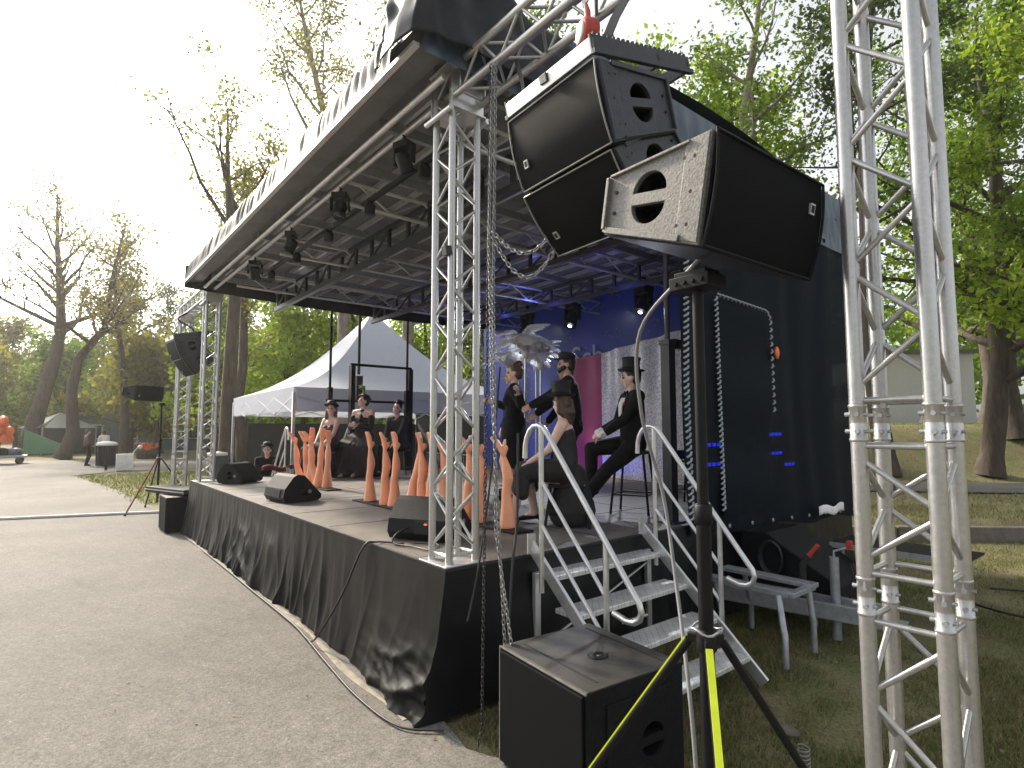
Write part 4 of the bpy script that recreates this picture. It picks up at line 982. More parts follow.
def person(label, loc, rz, seat=None, k=1., wr=((.25, .22, 1.0), (.25, -.22, 1.0)), ank=None, lean=0., yaw=0., pitch=0., roll=0, fem=False, skin='skin', outfit=(), hair=None, hat=None, group=None, palm=(0, 0, -1), palm2=None, ghair='hairb'):
    t = thing('person', label, 'person', (0, 0, 0), group)
    pz = (seat + .09) if seat is not None else .92
    P = V((0, 0, pz)); ln = V((math.sin(rad(lean)), 0, math.cos(rad(lean))))
    chest = P + ln * .36; shc = P + ln * .49 + V((0, 0, 0)); nk = P + ln * .54; hd = P + ln * .70 + V((.015, 0, 0))
    sw = .155 if fem else .185; hw = .10
    if ank is None: ank = ((.02, .10, .08), (-.02, -.10, .08)) if seat is None else ((.42, .11, .08), (.40, -.11, .08))
    sh = [shc + V((0, sw, 0)), shc + V((0, -sw, 0))]; hips = [P + V((0, hw, -.02)), P + V((0, -hw, -.02))]
    el = []; wrs = []; kn = []; an = []
    for i in (0, 1):
        e, w = ik(sh[i], wr[i], .28, .25, (-.4, (.5, -.5)[i], -.9)); el.append(e); wrs.append(w)
        q, a = ik(hips[i], ank[i], .43, .42, (1, (.12, -.12)[i], .15)); kn.append(q); an.append(a)
    def torso(o, g=0., lo=0., hi=1.):
        for j in range(11):
            u = j / 10
            if u < lo or u > hi: continue
            c = P.lerp(shc - ln * .05, u); wy = (.155, .125, .165)[0] * (1 - u) ** 2 + (.11 if fem else .125) * 2 * u * (1 - u) + (.15 if fem else .175) * u * u + .01
            dx = .105 + .012 * math.sin(u * PI) - .01 * u
            R = Matrix.Rotation(rad(lean), 3, 'Y'); o.ell(c + ln * .0, (dx + g, wy + g, .085 + g * .5), R)
        if fem and hi > .7:
            for s_ in (1, -1): o.ell(P + ln * .34 + V((.075, s_ * .065, 0)), (.06 + g, .06 + g, .06 + g))
    # body
    o = MB(); torso(o)
    Rh = Matrix.Rotation(rad(yaw), 3, 'Z') @ Matrix.Rotation(rad(pitch), 3, 'Y') @ Matrix.Rotation(rad(roll), 3, 'X')
    def H(x, y, z): return hd + Rh @ V((x, y, z))
    o.limb([nk - ln * .06, hd - Rh @ V((.01, 0, .05))], [.056, .048])
    o.ell(H(-.012, 0, .025), (.093, .074, .095), Rh); o.ell(H(.02, 0, -.035), (.068, .058, .072), Rh); o.ell(H(.048, 0, -.085), (.030, .030, .022), Rh)
    o.limb([H(.078, 0, .02), H(.098, 0, -.022)], [.010, .015]); o.ell(H(.072, 0, .035), (.018, .055, .012), Rh)
    for s_ in (1, -1): o.ell(H(-.01, s_ * .076, -.005), (.022, .010, .030), Rh); o.ell(H(.06, s_ * .035, -.025), (.022, .022, .02), Rh)
    o.ell(H(.080, 0, -.052), (.012, .026, .007), Rh)
    for i in (0, 1):
        s_ = (1, -1)[i]
        o.limb([shc + V((0, s_ * .07, .02)), sh[i], sh[i].lerp(el[i], .4), el[i], el[i].lerp(wrs[i], .3), wrs[i]], [.055, .055, .048, .038, .038, .026])
        d = (wrs[i] - el[i]).normalized(); pl = palm if i == 0 or palm2 is None else palm2
        hand(o, wrs[i], d, V(pl) + d.orthogonal() * .05, s_)
        o.limb([hips[i], hips[i].lerp(kn[i], .5), kn[i], kn[i].lerp(an[i], .35), an[i]], [.09, .075, .056, .055, .036])
        fd = V((1, .15 * s_, 0)).normalized()
        if 'heels' in outfit: o.limb([an[i], an[i] + fd * .06 - V((0, 0, .02)), an[i] + fd * .13 - V((0, 0, .055))], [.036, .034, .022])
        else: o.limb([an[i] - fd * .035 - V((0, 0, .04)), an[i] + fd * .06 - V((0, 0, .035)), an[i] + fd * .15 - V((0, 0, .055))], [.034, .036, .024]); 
    body = o.build('body', M[skin], t); remesh(body, .0075, 2)
    tag(body)
    # face
    o = MB()
    for s_ in (1, -1): o.ell(H(.077, s_ * .031, .008), (.012, .019, .011), Rh, 10, 6); o.bar(H(.086, s_ * .014, .034), H(.078, s_ * .052, .034), .007, .006)
    o.build('eyes', M['eye'], body)
    o = MB(); o.ell(H(.089, 0, -.052), (.008, .021, .006), Rh, 10, 6); o.build('lips', M['lip'], body)
    if 'beard' in outfit:
        o = MB()
        for a in range(-6, 7): o.ell(H(.02 + .058 * math.cos(a * .24), .062 * math.sin(a * .24), -.072 + .010 * abs(a) * .6), (.024, .022, .030), Rh)
        b_ = o.build('beard', M['hairk'], body); remesh(b_, .008, 2)
    # hair
    if hair:
        o = MB(); o.ell(H(-.028, 0, .042), (.098, .084, .092), Rh); o.ell(H(-.055, 0, -.01), (.062, .080, .075), Rh)
        if hair == 'up':
            o.ell(H(-.06, 0, .12), (.06, .055, .05), Rh)
            for j in range(7): o.ell(H(-.03 + .05 * math.cos(j), .06 * math.sin(j), .09 + .01 * (j % 3)), (.03, .03, .03), Rh)
        if hair == 'long':
            for j in range(9):
                s_ = (j - 4) / 4; o.limb([H(-.07, s_ * .075, .02), H(-.085, s_ * .09, -.10), nk + V((-.07 - .02 * random.random(), s_ * .062, .02 - .07 * random.random()))], [.024, .022, .012])
        if hair == 'shoulder':
            for j in range(-3, 4):
                if j == 0: continue
                o.limb([H(-.03, j * .026, .03), H(-.03, j * .030, -.08), H(-.02, j * .034, -.17)], [.03, .028, .014])
        q = o.build('hair', M[ghair], body); remesh(q, .009, 2)
    # hats
    if hat:
        hm = MB(); Rt = Rh @ Matrix.Rotation(rad(-6), 3, 'Y')
        def prof(p): hm.lathe(p, H(-.012, 0, .075), 24, Rt)
        if hat == 'top':
            prof([(.0, .0), (.135, .0), (.150, .012), (.148, .018), (.100, .010), (.094, .06), (.096, .11), (.104, .148), (.098, .153), (0, .154)])
        elif hat == 'bowler':
            prof([(.0, .0), (.120, .0), (.138, .018), (.134, .024), (.098, .010), (.097, .05), (.082, .09), (.045, .108), (0, .112)])
        elif hat == 'cap':
            prof([(.0, -.01), (.100, -.01), (.104, .02), (.110, .05), (.085, .075), (0, .082)]); hm.ell(H(.085, 0, .07), (.06, .07, .010), Rh)
        elif hat == 'small':
            prof([(.0, .02), (.085, .02), (.092, .028), (.062, .028), (.06, .09), (.066, .10), (0, .102)])
        elif hat == 'plume':
            prof([(.0, .0), (.125, .005), (.13, .015), (.09, .02), (.08, .06), (0, .075)])
        hb = hm.build('hat', M['hat'], body)
        if hat == 'top':
            o = MB(); o.lathe([(.097, .012), (.099, .012), (.0985, .038), (.096, .038)], H(-.012, 0, .075), 24, Rt); o.build('hat_band', M['cloth'], hb)
        if hat == 'plume':
            o = MB()
            for j in range(7):
                a = random.uniform(-.8, .8); o.limb([H(.02, .02, .13), H(.06 + .03 * a, .07 * a, .22 + .03 * (j % 3)), H(.15 + .03 * a, .16 * a, .23 + .05 * (j % 2))], [.014, .024, .008])
            o.build('plume', M['green'], hb)
    # clothes
    def sleeves(o, g, upto=1.0):
        for i in (0, 1):
            s_ = (1, -1)[i]; w = el[i].lerp(wrs[i], upto * .93)
            o.limb([shc + V((0, s_ * .07, .01)), sh[i], el[i], w], [.062 + g, .062 + g, .047 + g, .037 + g])
    def legsv(o, g, upto=.97):
        for i in (0, 1): o.limb([hips[i], hips[i].lerp(kn[i], .5), kn[i], kn[i].lerp(an[i], upto)], [.10 + g, .085 + g, .066 + g, .050 + g])
        o.ell(P, (.125 + g, .17 + g, .13 + g))
    if 'jacket' in outfit:
        o = MB(); torso(o, .022); sleeves(o, .012); o.ell(P - ln * .04, (.135, .18, .12)); o.limb([shc + V((-.03, .05, .045)), shc + V((-.03, -.05, .045))], [.04, .04])
        q = o.build('jacket', M['cloth'], t); remesh(q, .011, 3)
    if 'trousers' in outfit:
        o = MB(); legsv(o, .012); q = o.build('trousers', M['cloth'], t); remesh(q, .011, 3)
    if 'shirt' in outfit:
        o = MB(); R = Matrix.Rotation(rad(lean), 3, 'Y')
        o.grid(lambda u, v: P + R @ V((.150 - .018 * (2 * v - 1) ** 2 * (1) - .0 * u - 3.2 * ((v - .5) * .10 * (.25 + u)) ** 2, (v - .5) * .11 * (.3 + .8 * u), .22 + u * .26)) + V((-.035 * max(0, (u - .75) * 4), 0, 0)), 14, 8)
        q = o.build('shirt_front', M['shirt'], t, solid=.006)
        o = MB(); o.lathe([(.058, -.02), (.062, -.02), (.060, .025), (.056, .025)], nk - ln * .0, 18, R); o.build('collar', M['shirt'], t)
    if 'bow' in outfit:
        o = MB()
        for s_ in (1, -1): o.rings([[nk + V((.065, s_ * .005, z)) + V((y, 0, 0)) for y, z in ((0, -.008), (.012, -.008), (.012, .008), (0, .008))], [nk + V((.06, s_ * .055, z)) + V((y, 0, 0)) for y, z in ((0, -.024), (.014, -.024), (.014, .024), (0, .024))]])
        o.build('bow_tie', M['cloth'], t)
        o = MB(); o.ell(chest + V((.125, .085, .05)), (.016, .018, .018)); o.build('buttonhole_flower', M['red'], t)
    if 'gloves' in outfit:
        o = MB()
        for i in (0, 1): d = (wrs[i] - el[i]).normalized(); o.ell(wrs[i] + d * .055, (.055, .05, .036)); o.limb([wrs[i] - d * .02, wrs[i] + d * .03], [.038, .04])
        q = o.build('gloves', M['shirt'], t); remesh(q, .009, 2)
    if 'dress' in outfit:      # short black dress with sleeves
        o = MB(); torso(o, .016); sleeves(o, .014, .9); o.limb([P + V((0, 0, .05)), P - V((0, 0, .30))], [.16, .17])
        for s_ in (1, -1): o.limb([P + V((0, s_ * .06, 0)), P + V((0, s_ * .075, -.40))], [.14, .135])
        q = o.build('dress', M['cloth'], t); remesh(q, .011, 3)
    if 'bodice' in outfit or 'brownbodice' in outfit:
        o = MB(); torso(o, .014, 0., .95 if 'high' in outfit else .72); 
        for s_ in (1, -1): o.limb([P + ln * .33 + V((.05, s_ * .08, 0)), shc + V((.02, s_ * .10, .045)), P + ln * .33 + V((-.06, s_ * .08, 0))], [.045, .022, .045])
        q = o.build('bodice', M['beltbrown' if 'brownbodice' in outfit else 'velvet'], t); remesh(q, .010, 3)
    if 'halter' in outfit:
        o = MB(); torso(o, .014, 0., .8); o.lathe([(.062, -.03), (.068, -.03), (.062, .03), (.056, .03)], nk - ln * .02, 16); o.limb([P + ln * .36 + V((.07, 0, 0)), nk + V((.03, 0, -.03))], [.07, .035])
        q = o.build('bodice', M['velvet'], t); remesh(q, .010, 3)
        o = MB()
        for i in (0, 1): o.limb([sh[i].lerp(el[i], .35), el[i], el[i].lerp(wrs[i], .9)], [.064, .055, .042])
        q = o.build('sleeves', M['velvet'], t); remesh(q, .010, 3)
    if 'skirt' in outfit:      # long gathered skirt on a seated figure
        o = MB(); km = (kn[0] + kn[1]) / 2; wd = 1.0 if 'wide' not in outfit else 1.35
        for a in range(-4, 5):
            y = a * .055 * wd
            top = P + V((.02, a * .03, .02)); mid = V((km.x * (1 - .06 * abs(a) / 4) + .02, km.y + y * 1.05, km.z + .045 - .012 * abs(a))); low = V((km.x + .07 * (1 if a % 2 else .6) - .02 * abs(a), km.y + y * 1.5, .06 if 'wide' in outfit else (.33 if 'kneeskirt' in outfit else .16) + .03 * (a % 2)))
            o.limb([top, top.lerp(mid, .5) + V((0, 0, .02)), mid, low], [.115, .10, .085, .06 + .012 * (a % 2)])
        o.limb([P + V((-.05, .0, -.02)), P + V((-.05, 0, -seat + .06))], [.15, (.24 if 'kneeskirt' in outfit else .21) * wd])
        if 'wide' in outfit: o.limb([P + V((.1, 0, -.1)), V((.2, 0, .15))], [.2, .34])
        q = o.build('skirt', M['tulle'], t); remesh(q, .013, 3)
        for vtx in q.data.vertices:
            if vtx.co.z < .015: vtx.co.z = .015
    if 'shoes' in outfit or 'heels' in outfit:
        for i in (0, 1):
            o = MB(); fd = V((1, .15 * (1, -1)[i], 0)).normalized(); a = an[i]
            if 'heels' in outfit:
                o.limb([a - fd * .03 - V((0, 0, .03)), a + fd * .06 - V((0, 0, .035)), a + fd * .16 - V((0, 0, .062))], [.026, .036, .024]); o.limb([a - fd * .04 - V((0, 0, .03)), a - fd * .045 - V((0, 0, .074))], [.02, .008])
            else: o.limb([a - fd * .04 - V((0, 0, .042)), a + fd * .06 - V((0, 0, .04)), a + fd * .18 - V((0, 0, .055))], [.042, .044, .030])
            q = o.build('shoe', M['hat'], t); remesh(q, .008, 2)
    if 'darkshirt' in outfit:
        o = MB(); torso(o, .018); sleeves(o, .008, .55); q = o.build('shirt', M['velvet'], t); remesh(q, .011, 3)
        o = MB(); o.grid(lambda u, v: P + V((.135, .05 + u * .06, .30 + v * .10)), 4, 4); o.build('pocket_cloth', M['shirt'], t, solid=.006)
    if 'jeans' in outfit:
        o = MB(); legsv(o, .01); q = o.build('trousers', M['denim'], t); remesh(q, .011, 3)
    if 'coat' in outfit:
        o = MB(); torso(o, .03); sleeves(o, .02); q = o.build('coat', M['beltbrown'], t); remesh(q, .013, 3)
    if 'whitetop' in outfit:
        o = MB(); torso(o, .03); sleeves(o, .02); q = o.build('top', M['shirt'], t); remesh(q, .013, 3)
    t.location = loc; t.rotation_euler = (0, 0, rad(rz)); t.scale = (k, k, k)
    return t
DZ = D + .004
person('woman in a short black dress with pinned up hair, standing behind the chains', (-2.62, 2.66, DZ), -134, k=.99, fem=True, skin='skin2', outfit=('dress', 'shoes'), hair='up', ghair='hairb',
       wr=((-.10, .50, 1.32), (.28, -.22, 1.25)), palm=(1, 0, .2), lean=-2)
person('bearded man in a black jacket and white shirt, reaching out to a feather pole', (-1.86, 2.95, DZ), -136, k=1.03, outfit=('jacket', 'trousers', 'shirt', 'shoes', 'beard'), hair='short', ghair='hairk', hat='cap',
       wr=((.50, .05, 1.12), (.46, -.22, 1.02)), palm=(0, -1, 0), palm2=(0, 1, 0), lean=4, yaw=8)
person('man in black leaning out from behind the bearded man', (-2.3, 3.30, DZ), -145, k=1.02, outfit=('jacket', 'trousers', 'shoes'), hair='short', ghair='hairk', hat='cap', wr=((.42, .10, 1.18), (.3, -.2, .95)), palm=(0, -1, 0))
person('person in black half hidden behind the standing woman', (-3.12, 3.05, DZ), -120, k=1.0, outfit=('jacket', 'trousers', 'shoes'), hair='short', ghair='hairk', wr=((.1, .25, .92), (.1, -.25, .92)))
person('woman seen from behind in a top hat and dark skirt, seated near the stairs', (-.77, 1.78, DZ), -140, seat=.42, k=.93, fem=True, skin='skin2', outfit=('bodice', 'high', 'skirt', 'kneeskirt', 'heels'), hair='long', ghair='hairbl', hat='top',
       wr=((.36, .14, .62), (.36, -.12, .62)), ank=((.52, .10, .09), (.34, -.13, .09)), lean=3, yaw=-50, pitch=6)
person('man in a black suit, white gloves and top hat, seated on a bar stool', (-.89, 2.90, DZ), -120, seat=.66, k=.99, skin='skin2', outfit=('jacket', 'trousers', 'shirt', 'bow', 'gloves', 'shoes'), hair='short', ghair='hairk', hat='top',
       wr=((.34, .10, .86), (.30, -.12, .88)), ank=((.62, .14, .14), (.42, -.16, .26)), lean=0, yaw=-20, pitch=4)
person('woman in a bowler hat and brown bodice with bare arms, seated at the far end', (-7.50, 2.20, DZ), -62, seat=.46, k=1.0, fem=True, skin='skin2', outfit=('brownbodice', 'skirt', 'heels'), hair='shoulder', ghair='hairr', hat='bowler',
       wr=((.30, .10, .62), (.36, -.06, .60)), yaw=28, pitch=-10)
person('person in a wide black gown with bare shoulders and green plumed hat', (-7.36, 2.78, DZ), -56, seat=.60, k=1.02, skin='skin2', outfit=('halter', 'skirt', 'wide'), hair='short', ghair='hairk', hat='plume',
       wr=((.24, .02, .93), (.24, -.08, .95)), yaw=-30, pitch=-14, palm=(-1, 0, 0))
person('man in a dark open shirt with a tiny hat, right of the far trio', (-7.08, 3.42, DZ), -60, seat=.50, k=1.0, skin='skin2', outfit=('darkshirt', 'trousers', 'shoes'), hair='short', ghair='hairk', hat='small',
       wr=((.40, .06, .52), (.40, -.10, .52)), lean=8, yaw=16, pitch=-8, roll=-14)
person('person in a dark hat on the far stairs, head and shoulders above the deck', (-9.72, 1.70, .02), -25, seat=.52, k=1.0, skin='skin2', outfit=('jacket', 'trousers', 'shoes'), hair='shoulder', ghair='hairb', hat='bowler', wr=((.35, .12, .62), (.35, -.1, .62)))
person('person in a brown coat standing by the dark bin on the road', (-31.6, -.35, .01), 100, k=1.0, outfit=('coat', 'trousers', 'shoes'), hair='short', ghair='hairk', wr=((.2, .2, 1.0), (.2, -.2, 1.0)))
person('person in a white top bending by the dark bin on the road', (-32.0, .45, .01), -150, k=1.0, outfit=('whitetop', 'jeans', 'shoes'), hair='short', ghair='hairb', wr=((.4, .15, .9), (.4, -.15, .95)), lean=22)
bc = MB(); bc.grid(lambda u, v: (-8.35 + u * .10, 1.2 + v * .7, D + .10 + .09 * math.sin(u * 3) + .03 * math.sin(v * 9)), 6, 14)
tag(bc.build('red_cloth', M['burgundy'], loc=(-8.3, 1.5, D + .02), solid=.02), 'burgundy cloth lying over the far deck edge below the seated person', 'cloth')

# seats
def stool(label, h, loc, rz):
    t = thing('bar_stool', label, 'stool', (0, 0, 0), 'black stools on stage')
    o = MB(); o.box((0, 0, h - .02), (.34, .34, .04)); o.build('seat', M['hat'], t, bevel=.012)
    for sx in (-1, 1):
        for sy in (-1, 1):
            o = MB(); o.tube([(sx * .14, sy * .14, h - .03), (sx * .20, sy * .20, 0)], .013, 10); o.build('leg', M['blackmetal'], t)
    o = MB()
    for a, b in (((1, 1), (1, -1)), ((1, -1), (-1, -1)), ((-1, -1), (-1, 1)), ((-1, 1), (1, 1))): o.tube([(a[0] * .185, a[1] * .185, .2), (b[0] * .185, b[1] * .185, .2)], .009, 8)
    o.build('foot_rail', M['blackmetal'], t); t.location = loc; t.rotation_euler = (0, 0, rad(rz)); return t
sto = stool('black bar stool under the man in the top hat', .66, (-.89, 2.90, DZ), 25)
s2_ = dup(sto, (-.85, 3.95, DZ), (0, 0, .2), 'empty black stool behind the roof post near the glitter curtain'); s2_.scale = (1, 1, .8)
for (x, y, h_, lb) in ((-.77, 1.78, .39, 'low black stool under the woman seen from behind'), (-7.5, 2.2, .46, 'low stool under the woman in the bowler hat'), (-7.36, 2.78, .6, 'stool hidden under the wide black gown'), (-7.08, 3.42, .5, 'low stool under the man with the tiny hat')):
    q = dup(sto, (x, y, DZ), (0, 0, x), lb); q.scale = (1, 1, h_ / .68)

# feather stands
def feather_mesh():
    o = MB(); rs = random.Random(5); n = 46
    spine = [V((.30 * (t ** 1.7), 0, .36 * t - .34 * max(0, t - .5) ** 1.4 * 1.6)) for t in [k / n for k in range(n + 1)]]
    o.tube(spine, [.004 * (1 - .8 * k / n) for k in range(n + 1)], 5)
    for k in range(3, n):
        t = k / n; w = .10 * math.sin(PI * min(1, t * .92 + .06)) ** .6; d = (spine[k + 1] - spine[k - 1]).normalized(); u = d.cross(V((0, 1, 0)))
        for s_ in (1, -1):
            for rep in range(3):
                ln_ = w * rs.uniform(.75, 1.15); droop = V((.3, 0, -.5)) * ln_ * rs.uniform(.2, .6)
                p = spine[k] + d * rs.uniform(-.004, .004); e = p + V((0, s_ * ln_, 0)) + d * ln_ * rs.uniform(.35, .7) + droop; q = p + V((0, s_ * ln_ * .55, 0)) + d * ln_ * .35
                o.add([p - d * .004, q - d * .005, e, q + d * .005, p + d * .004], [(0, 1, 2, 3, 4)])
    return o
def feather_stand(label, loc, ztop, rz=0):
    t = thing('feather_stand', label, 'feather stand', (0, 0, 0), 'silver poles topped with white feathers')
    o = MB(); o.tube([(0, 0, .02), (0, 0, ztop)], .0165, 14); o.build('pole', M['alu2'], t)
    o = MB(); o.lathe([(0, 0), (.17, 0), (.17, .012), (.03, .02), (.03, .05), (0, .05)], (0, 0, 0), 24); o.build('base', M['blackmetal'], t)
    o = MB(); o.lathe([(.0, 0), (.045, 0), (.058, .115), (.05, .115), (.04, .02), (0, .02)], (0, 0, ztop - .04), 20); o.build('cup', M['white'], t)
    return t
fb = None; frand = random.Random(9)
for i, (x, y, z, lb, sc) in enumerate(((-3.25, 3.4, 1.95, 'tallest feather pole, its white plumes above the standing woman', 1.45), (-3.38, 3.82, 1.83, 'feather pole just right of the tallest one, held by the bearded man', 1.2), (-4.0, 3.72, 1.78, 'left feather pole with drooping plumes right behind the chains', 1.3), (-4.25, 4.5, 1.92, 'rear feather pole with plumes showing beside the hatted men', 1.0))):
    t = feather_stand(lb, None, z); n = 12
    for k in range(n + 2):
        if fb is None: fb = feather_mesh().build('feather', M['feather'], t); f_ = fb
        else: f_ = fb.copy(); C.objects.link(f_); f_.parent = t
        inner_ = k >= n
        f_.location = (0, 0, z + .05); f_.rotation_euler = (0, rad(frand.uniform(-6, 30) if not inner_ else -20), 2 * PI * k / n + frand.uniform(-.2, .2)); s_ = sc * frand.uniform(.85, 1.15) * (1.12 if inner_ else 1); f_.scale = (s_, s_, s_)
    t.location = (x, y, DZ)
# stage lights under the roof
def spot(label, loc, rz, lit=False, group='moving lights under the roof'):
    t = thing('stage_light', label, 'stage light', (0, 0, 0), group)
    o = MB(); o.box((0, 0, -.05), (.26, .20, .10)); o.tube([(0, 0, 0), (0, 0, .12)], .02, 8); o.bar((0, 0, .10), (0, 0, .17), .06, .05); o.build('base', M['blackmetal'], t, bevel=.01)
    o = MB()
    for s_ in (-1, 1): o.box((s_ * .15, 0, -.19), (.035, .10, .24))
    o.box((0, 0, -.075), (.31, .08, .02))
    o.build('yoke', M['blackmetal'], t, bevel=.008)
    R = Matrix.Rotation(rad(28), 3, 'X'); c = V((0, 0, -.26)); o = MB(); o.lathe([(0, .13), (.09, .12), (.115, .04), (.105, -.06), (.12, -.15), (.115, -.17), (.09, -.16), (0, -.155)], c, 20, R); h_ = o.build('head', M['blackmetal'], t)
    o = MB(); o.lathe([(0, -.158), (.085, -.163), (.085, -.168), (0, -.172)] if not lit else [(0, -.16), (.035, -.172), (.03, -.18), (0, -.182)], c, 16, R); o.build('lens', M['lamp' if lit else 'glass'], h_)
    t.location = loc; t.rotation_euler = (0, 0, rad(rz)); return t
sp_ = .9
l1 = spot('dark moving light hanging from the front pipe, nearest to us', (-.95, .14, 4.10), 20); l1.scale = (.58, .58, .58)
for (x, lb) in ((-2.25, 'second dark moving light from the near end on the front pipe'), (-3.7, 'third dark moving light from the near end on the front pipe'), (-5.2, 'farthest dark moving light on the front pipe')): dup(l1, (x, .14, 4.10), (0, 0, x), lb)
L2 = spot('lit stage light at the back of the roof above the gown of feathers', (-5.4, 5.3, 4.05), 170, True)
dup(L2, (-4.2, 5.35, 4.05), (0, 0, 3.2), 'lit stage light in the middle of the blue backdrop'); dup(L2, (-2.6, 5.35, 4.05), (0, 0, 3.0), 'lit stage light at the back right, left of the hanging grey cable')
cl = thing('light_bar', 'black lamp bar hanging among the front pipes of the roof', 'light bar', (-3, .35, 4.0))
o = MB(); o.box((-3.0, .36, 4.02), (5.2, .04, .04)); o.build('bar', PM, cl)
for k in range(5): o = MB(); o.lathe([(0, -.06), (.05, -.06), (.055, .02), (.03, .07), (0, .075)], (-5.2 + k * 1.05, .36, 3.95), 12); o.build('lamp', PM, cl)
ub = thing('led_bar', 'blue lit lamp bar on the deck in front of the backdrop', 'light bar', (-4.3, 5.6, DZ))
o = MB(); o.box((-4.3, 5.6, DZ + .06), (1.0, .1, .10)); o.build('housing', PM, ub, bevel=.008)
o = MB(); o.box((-4.3, 5.55, DZ + .10), (.95, .03, .05)); o.build('led_strip', M['bluelamp'], ub)

# ------------------------------------------------------------------ marquee tent behind the far end
tn = thing('marquee_tent', 'white pagoda tent with a pointed roof behind the far end of the stage', 'tent', (-12.1, 5.1, 0))
A_, B_ = V((-15.2, 2.3, 0)), V((-9.2, 2.05, 0)); C_, D_ = V((-9.0, 8.05, 0)), V((-15.0, 8.3, 0)); ctr = (A_ + B_ + C_ + D_) / 4
EZ, VZ, PZ = 2.68, 2.16, 5.15
def roofpt(a, b, u, v): # u along the edge, v 0 eave 1 peak
    p = a.lerp(b, u).lerp(ctr, v); sag_ = .62 * math.sin(PI * v) * (.75 + .25 * math.cos((u - .5) * 2 * PI) * 0)
    z = EZ + (PZ - EZ) * v - sag_ * (1 - .15 * v); return V((p.x, p.y, z))
for i, (a, b_) in enumerate(((A_, B_), (B_, C_), (C_, D_), (D_, A_))):
    o = MB(); o.grid(lambda u, v: roofpt(a, b_, u, v), 16, 16); rp = o.build('roof_panel', M['tent'], tn)
    o = MB(); out = (a.lerp(b_, .5) - ctr).normalized() * .012
    o.grid(lambda u, v: (lambda p: (p.x + out.x * (1 + .5 * math.sin(u * 19) * (1 - v)), p.y + out.y * (1 + .5 * math.sin(u * 19) * (1 - v)), VZ + v * (EZ - VZ) + (1 - v) * .16 * math.sin(u * PI) * 0))(a.lerp(b_, u)), 40, 4); o.build('valance', M['tent'], tn)
    o = MB(); o.box((a.x, a.y, VZ / 2 + .2), (.06, .06, VZ + .4)); o.build('leg', M['alu2'], tn)
    o = MB(); n = 4
    for k in range(n):
        p = a.lerp(b_, k / n); q = a.lerp(b_, (k + 1) / n); o.bar(p + V((0, 0, 2.5)), q + V((0, 0, 2.12)), .03, .02); o.bar(p + V((0, 0, 2.12)), q + V((0, 0, 2.5)), .03, .02)
    o.build('scissor_brace', M['alu2'], tn)
o = MB(); o.lathe([(.03, 0), (.05, .05), (.03, .16), (.0, .2)], (ctr.x, ctr.y, PZ - .03), 10); o.tube([(ctr.x, ctr.y, 2.6), (ctr.x, ctr.y, PZ)], .03, 8); o.build('peak_cap', M['white'], tn)
o = MB(); o.grid(lambda u, v: (lambda p: (p.x + .04 * math.sin(u * 25), p.y, .05 + v * 2.5))(C_.lerp(D_, u)), 30, 3); o.build('rear_wall', M['tentback'], tn)
o = MB(); o.grid(lambda u, v: (lambda p: (p.x + .04 * math.sin(u * 25), p.y, .05 + v * 1.9))(D_.lerp(A_, u * .93)), 30, 3); o.build('side_wall', M['tentback'], tn)
# clutter under the tent: bicycles
def bike(label, loc, rz):
    t = thing('bicycle', label, 'bicycle', (0, 0, 0), 'bicycles parked under the tent')
    for x in (-.5, .5):
        o = MB(); o.tube([(x + .33 * math.cos(2 * PI * k / 24), 0, .34 + .33 * math.sin(2 * PI * k / 24)) for k in range(25)], .018, 7, False)
        w_ = o.build('wheel', M['cable'], t)
        o = MB()
        for k in range(8): o.tube([(x, 0, .34), (x + .32 * math.cos(k * PI / 4), 0, .34 + .32 * math.sin(k * PI / 4))], .003, 4)
        o.build('spokes', M['galv'], w_)
    o = MB(); o.tube([(-.5, 0, .34), (-.15, 0, .78), (.38, 0, .82), (.0, 0, .33), (-.15, 0, .78)], .017, 8); o.tube([(-.5, 0, .34), (0, 0, .33)], .012, 8); o.tube([(.5, 0, .34), (.38, 0, .82), (.34, 0, 1.0)], .016, 8); o.build('frame', M['darksteel'], t)
    o = MB(); o.tube([(.30, -.28, 1.0), (.36, 0, 1.02), (.30, .28, 1.0)], .014, 8); o.build('handlebar', M['galv'], t)
    o = MB(); o.tube([(-.17, 0, .78), (-.2, 0, .92)], .013, 8); o.ell((-.2, 0, .95), (.13, .07, .035)); o.build('saddle', M['hat'], t)
    t.location = loc; t.rotation_euler = (0, 0, rad(rz)); return t
b1 = bike('dark bicycle leaning under the tent, in front', (-13.2, 4.2, 0), 20)
dup(b1, (-12.4, 5.0, 0), (.1, 0, -.4), 'second bicycle under the tent, standing behind the first')
dup(b1, (-14.2, 5.6, 0), (-.1, 0, .6), 'third bicycle at the back left under the tent')
bn = thing('plastic_drum', 'white lid drum standing by the dark trunk at the tent corner', 'drum', (-15.6, 2.0, 0))
o = MB(); o.lathe([(0, 0), (.25, 0), (.28, .5), (.25, 1.0), (0, 1.0)], (-15.6, 2.0, 0), 18); o.build('barrel', M['tentback'], bn); o = MB(); o.lathe([(0, 1.0), (.27, 1.0), (.27, 1.08), (0, 1.12)], (-15.6, 2.0, 0), 18); o.build('lid', M['white'], bn)
gb = thing('crowd_barrier', 'grey barrier rack standing under the tent behind the seated trio', 'barrier', (-10.3, 6.6, 0))
o = MB()
for k in range(12): o.tube([(-11.3 + k * .18, 6.6, .15), (-11.3 + k * .18, 6.6, 1.05)], .009, 6)
o.build('bars', M['galv'], gb); o = MB(); o.tube([(-11.35, 6.6, .0), (-11.35, 6.6, 1.1), (-9.25, 6.6, 1.1), (-9.25, 6.6, 0)], .02, 8); o.build('frame', M['galv'], gb)

